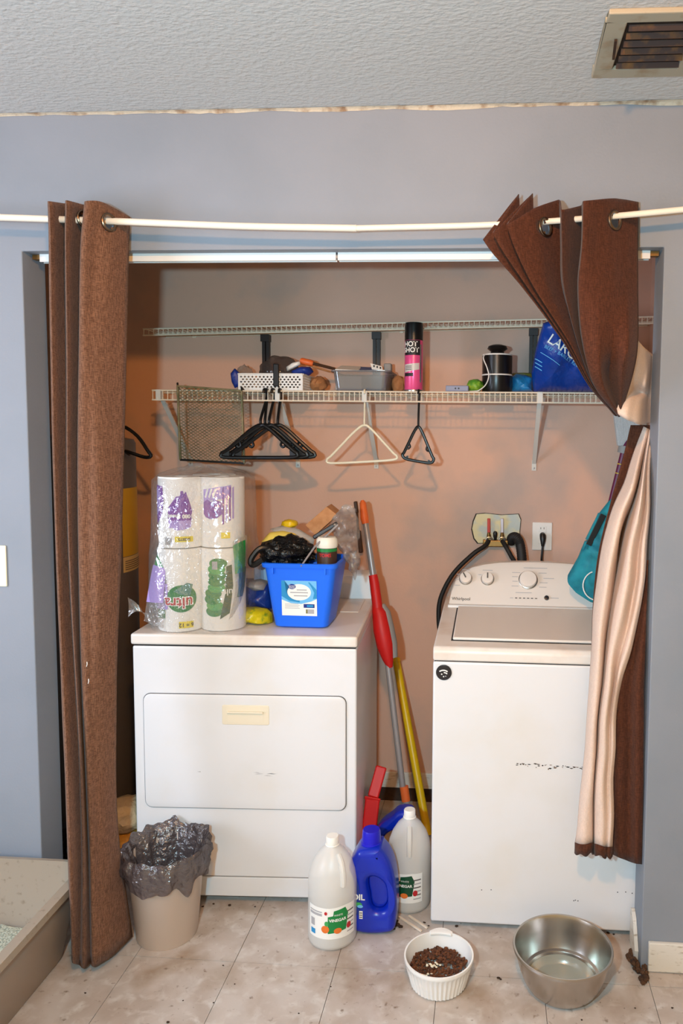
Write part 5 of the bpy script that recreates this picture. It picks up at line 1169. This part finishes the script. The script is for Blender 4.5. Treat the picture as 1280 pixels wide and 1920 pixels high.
# sticks and dirt
for k, (a, b) in enumerate((((748, 1719), (790, 1746)), ((766, 1717), (801, 1740)))):
    tag(MB().bar(at(*a, Z=.004), at(*b, Z=.004), .007, .005).build('flat_stick', 'stick', smooth=0, bevel=.001), ('pale wooden stick on the floor nearer the blue bottle', 'pale wooden stick on the floor nearer the washer')[k], 'stick')
random.seed(5); q = MB()
for u, v, r in ((934, 1834, .006), (938, 1836, .004), (315, 1917, .005), (343, 1876, .0025), (160, 1862, .003), (744, 1735, .012), (750, 1738, .010), (742, 1728, .009), (738, 1742, .006), (795, 1730, .005), (803, 1736, .004), (856, 1737, .006), (1140, 1750, .006), (1150, 1752, .004), (650, 1770, .003), (418, 1810, .003), (400, 1880, .003), (440, 1845, .0025), (560, 1900, .003), (620, 1850, .0025), (478, 1700, .004), (400, 1695, .005), (430, 1698, .006), (380, 1700, .005), (1090, 1912, .003), (1190, 1890, .003), (1260, 1890, .004)):
    p = at(u, v, Z=.001); b_ = blob((p.x, p.y, r*.4), (r, r*.8, r*.4), .5, 5, u, 1); q.add(b_.v, b_.f)
tag(q.build('floor_crumbs', 'crumb', smooth=0), 'dark crumbs of dirt scattered over the floor tiles', 'crumbs', kind='stuff')

# waste bin with liner
c = Vector((-.362, .046, 0)); tbn = thing('waste_bin', 'taupe plastic waste bin with grey bag liner', 'waste bin', c); HB = .265; r0, r1 = .089, .116
MB().lathe([(0, .003), (r0*.9, .003), (r0, 0), (r0+.003, .006), (r1, HB), (r1+.002, HB+.002), (r1-.003, HB+.002), (r0-.002, .008), (0, .008)], 48).build('body', 'taupe', tbn)
prof = [(.03, .10), (.085, .12), (.096, .19), (.104, .245), (.112, .285), (.126, .296), (.136, .278), (.138, .25), (.134, .225), (.128, .20)]
def lin(p, i, a):
    n1 = noise.noise(Vector((math.cos(a)*4, math.sin(a)*4, i*.7)))+.6*noise.noise(Vector((math.cos(a)*9, math.sin(a)*9, i*1.3))); d = Vector((math.cos(a), math.sin(a), 0))
    p = p+d*(.016*n1 if i < 4 else .002+.014*n1)
    if i in (4, 5, 6): p.z += .018*noise.noise(Vector((math.cos(a)*3, math.sin(a)*3, 7)))+.012*n1
    if i >= 7: p.z += (i-6)*.020*noise.noise(Vector((math.cos(a)*2.2, math.sin(a)*2.2, 3)))
    if i < 3: p = p-d*.012
    return p
MB().lathe(prof, 110, fn=lin, cap=False).build('liner', 'liner', tbn, smooth=50)

# litter tub
lt = thing('litter_tub', 'beige plastic litter tub at the lower left corner', 'litter tub', (-.80, -.45, 0))
q = MB()
def tring(x0, x1, y0, y1, zf, r=.05):
    return [Vector((x, y, zf(y) if callable(zf) else zf)) for x, y in rrect(x0, x1, y0, y1, r, 6)]
hz = lambda y: .240+.030*max(0, min(1, (y+.16)/.12))+.006*math.sin(y*26)*(1 if y < -.2 else 0)
lv = [tring(-1.02, -.625, -.88, -.075, .0, .05), tring(-1.03, -.615, -.89, -.068, .02), tring(-1.075, -.582, -.93, -.045, .19), tring(-1.08, -.578, -.935, -.042, lambda y: hz(y)-.03)]
lv2 = [tring(-1.088, -.560, -.945, -.030, lambda y: hz(y)-.022), tring(-1.088, -.560, -.945, -.030, lambda y: hz(y)), tring(-1.070, -.588, -.93, -.044, lambda y: hz(y)+.003), tring(-1.06, -.596, -.915, -.05, .19), tring(-1.01, -.64, -.87, -.095, .02)]
allr = lv+lv2; n = len(lv[0])
q.add([p for l in lv for p in l], [(i*n+k, i*n+(k+1) % n, (i+1)*n+(k+1) % n, (i+1)*n+k) for i in range(len(lv)-1) for k in range(n)]+[tuple(range(n))])
q.build('outer_shell', 'tubout', lt, smooth=50, world=True)
q = MB(); l2 = [lv[-1]]+lv2; q.add([p for l in l2 for p in l], [(i*n+k, i*n+(k+1) % n, (i+1)*n+(k+1) % n, (i+1)*n+k) for i in range(len(l2)-1) for k in range(n)]+[tuple((len(l2)-1)*n+k for k in range(n))])
q.build('rim_and_liner', 'tubmat', lt, smooth=50, world=True)
rows = []
for i in range(24):
    y = -.86+i*(.77/23); rows.append([Vector((-1.03+k*(.405/13), y, .088+.010*noise.noise(Vector((k*.8, i*.8, 0))))) for k in range(14)])
o = MB().grid(rows).build('litter', 'litter', lt, smooth=60, world=True); o['kind'] = 'stuff'

# white food bowl
c = at(822, 1802, Z=.06); wbx = at(757, 1790, Z=.088); wby = at(889, 1790, Z=.088); RB = (wby-wbx).length/2*.985
wc = Vector((.5056, -.0996, 0)); RB = .1003
wbw = thing('food_bowl', 'white ribbed ceramic pet bowl of brown kibble', 'bowl', wc); HBW = .085; rb0 = RB*.80
def ribs(p, i, a):
    if 1 <= i <= 4: p = p+Vector((math.cos(a), math.sin(a), 0))*(.0011*math.cos(a*44))
    return p
MB().lathe([(rb0*.93, 0), (rb0, .005), (rb0+(RB-rb0)*.3, .030), (rb0+(RB-rb0)*.6, .050), (RB*.965, .070), (RB*.985, .073), (RB, .079), (RB*.995, HBW), (RB*.95, HBW), (RB*.925, .070), (rb0*.93, .012), (0, .010)], 176, fn=ribs).build('body', 'ceramic', wbw, smooth=30)
v_, f_ = curve2d([[(RB*.90*math.cos(a), RB*.90*math.sin(a)) for a in [PI/2+.35-.07*k for k in range(11)]][::-1]+[((RB+.004+.012*math.cos(min(1, abs(k-5)/5)*PI/2))*math.cos(PI/2+.35-.07*k), (RB+.004+.012*math.cos(min(1, abs(k-5)/5)*PI/2))*math.sin(PI/2+.35-.07*k)) for k in range(11)]], .008, .002)
MB().add([(v.x, v.y, HBW-.003+v.z) for v in v_], f_).build('ear', 'ceramic', wbw, smooth=40)
random.seed(21); q = MB()
for k in range(560):
    a = random.uniform(0, 2*PI); r = RB*.84*math.sqrt(random.random()); x, y = r*math.cos(a), r*math.sin(a)
    z = .036+.022*(1-(r/RB)**2)+random.uniform(-.004, .004)+.008*noise.noise(Vector((x*30, y*30, 0))); z = max(z, .030)
    s_ = random.uniform(.0042, .0060); b_ = blob((x, y, z), (s_, s_, s_*.8), .35, 4, k, 1); q.add(b_.v, b_.f)
o = q.build('kibble', 'kibble', None, smooth=60, off=(0, 0, 0)); o.location = wc; tag(o, 'brown dry kibble heaped in the white bowl', 'kibble', kind='stuff')
q = MB()
for k in range(26):
    x, y = (random.gauss(-.018, .010), random.gauss(-.022, .007)) if k < 19 else (random.gauss(-.03, .008), random.gauss(-.05, .005)); z = .064 if k < 19 else .056
    b_ = blob((x, y, z+random.uniform(-.001, .005)), (.0042, .0028, .0022), .3, 4, k, 1); q.add(b_.v, b_.f)
o = q.build('rice', 'rice', None, smooth=60); o.location = wc; tag(o, 'few pale grains lying on the kibble in the white bowl', 'grains', kind='stuff')

# steel water bowl
sa, sb = at(962, 1783, Z=.125), at(1148, 1783, Z=.125); RS = (sb-sa).length/2; sc2 = Vector((.8585, -.0922, 0)); RS = .142
stb = thing('water_bowl', 'large stainless steel pet bowl half filled with water', 'bowl', sc2); HS = .128; r0 = RS*.76
MB().lathe([(0, .004), (RS*.56, .004), (RS*.575, 0), (RS*.62, .003), (RS*.71, .016), (RS*.79, .036), (RS*.87, .066), (RS*.925, .095), (RS*.955, HS-.010), (RS*.995, HS-.009), (RS, HS-.004), (RS*.99, HS), (RS*.955, HS-.001), (RS*.93, HS-.010), (RS*.885, .085), (RS*.81, .052), (RS*.765, .040), (RS*.70, .0375), (RS*.685, .034), (RS*.66, .018), (RS*.60, .009), (0, .008)], 84).build('body', 'steel', stb, smooth=40)
MB().lathe([(0, .0095), (RS*.58, .0105), (RS*.645, .0185), (RS*.668, .031), (0, .031)], 64).build('water', 'water', stb, smooth=40)

# ------------------------------------------------------------------ right corner of the closet
tb_ = [at(1160, 925, .60), at(1140, 940, .60), at(1118, 968, .60), at(1098, 1008, .60), at(1083, 1045, .60), at(1063, 1080, .60), at(1064, 1094, .60), at(1080, 1112, .60), at(1108, 1130, .60), at(1150, 1135, .60), at(1175, 1100, .60), at(1180, 960, .60)]
tlb = thing('teal_bag', 'teal cloth bag with black strap resting on the washer console', 'bag', at(1130, 1135, .60))
tp = pillow(tb_, .10, .25, 4, 10, 80)
tp.build('bag', 'teal', tlb, smooth=60, world=True)
MB().bar(at(1131, 965, .565), at(1103, 1022, .556), .020, .004, (0, -1, 0)).build('strap', 'black', tlb, smooth=0, bevel=.001, world=True)
MB().bar(at(1123, 962, .570), at(1092, 1030, .562), .008, .006, (0, -1, 0)).build('piping', 'teal', tlb, smooth=0, bevel=.001, world=True)
MB().lathe([(.004, 0), (.004, .002), (0, .0025)], 10).build('rivet', 'chrome', tlb).matrix_local = Matrix.Translation(at(1098, 1013, .553)-tlb.location) @ Matrix.Rotation(PI/2, 4, 'X')
ring(at(1120, 1098, .543), (0.1, -1, .1), .052, .0022).build('cord_loop', 'white', tlb, world=True)
bm2 = thing('plum_broom', 'plum coloured broom standing head up in the right corner', 'broom', at(1130, 1100, .96))
p0, p1 = at(1147, 935, .955), at(1168, 850, .950); d_ = (p1-p0).normalized(); ft = p0-d_*(p0.z-.01)/d_.z
bm2.location = ft
MB().tube([ft, p0, p1], .0125, 12).build('pole', 'magenta', bm2, world=True)
for f_ in (.55, .75): 
    c = p0.lerp(p1, f_); MB().tube([c, c+d_*.004], .0132, 12).build('stripe', 'gold', bm2, world=True)
MB().tube([p1, p1+d_*.03], [.024, .026], 12).build('collar', 'greyclip', bm2, world=True)
c = p1+d_*.03
q = MB(); hd = [(-.03, 0), (.035, 0), (.055, .06), (.05, .13), (-.05, .13), (-.038, .05)]
q.prism([(c.x+x, c.z+z) for x, z in hd], c.y-.018, c.y+.018); q.build('bristles', 'bristle', bm2, smooth=0, bevel=.004, world=True)
q = MB(); q.prism([(c.x-.012, c.z), (c.x+.040, c.z), (c.x+.058, c.z+.052), (c.x+.03, c.z+.045), (c.x+.0, c.z+.02)], c.y-.024, c.y-.017); q.build('bristle_guard', 'magenta', bm2, smooth=0, world=True)
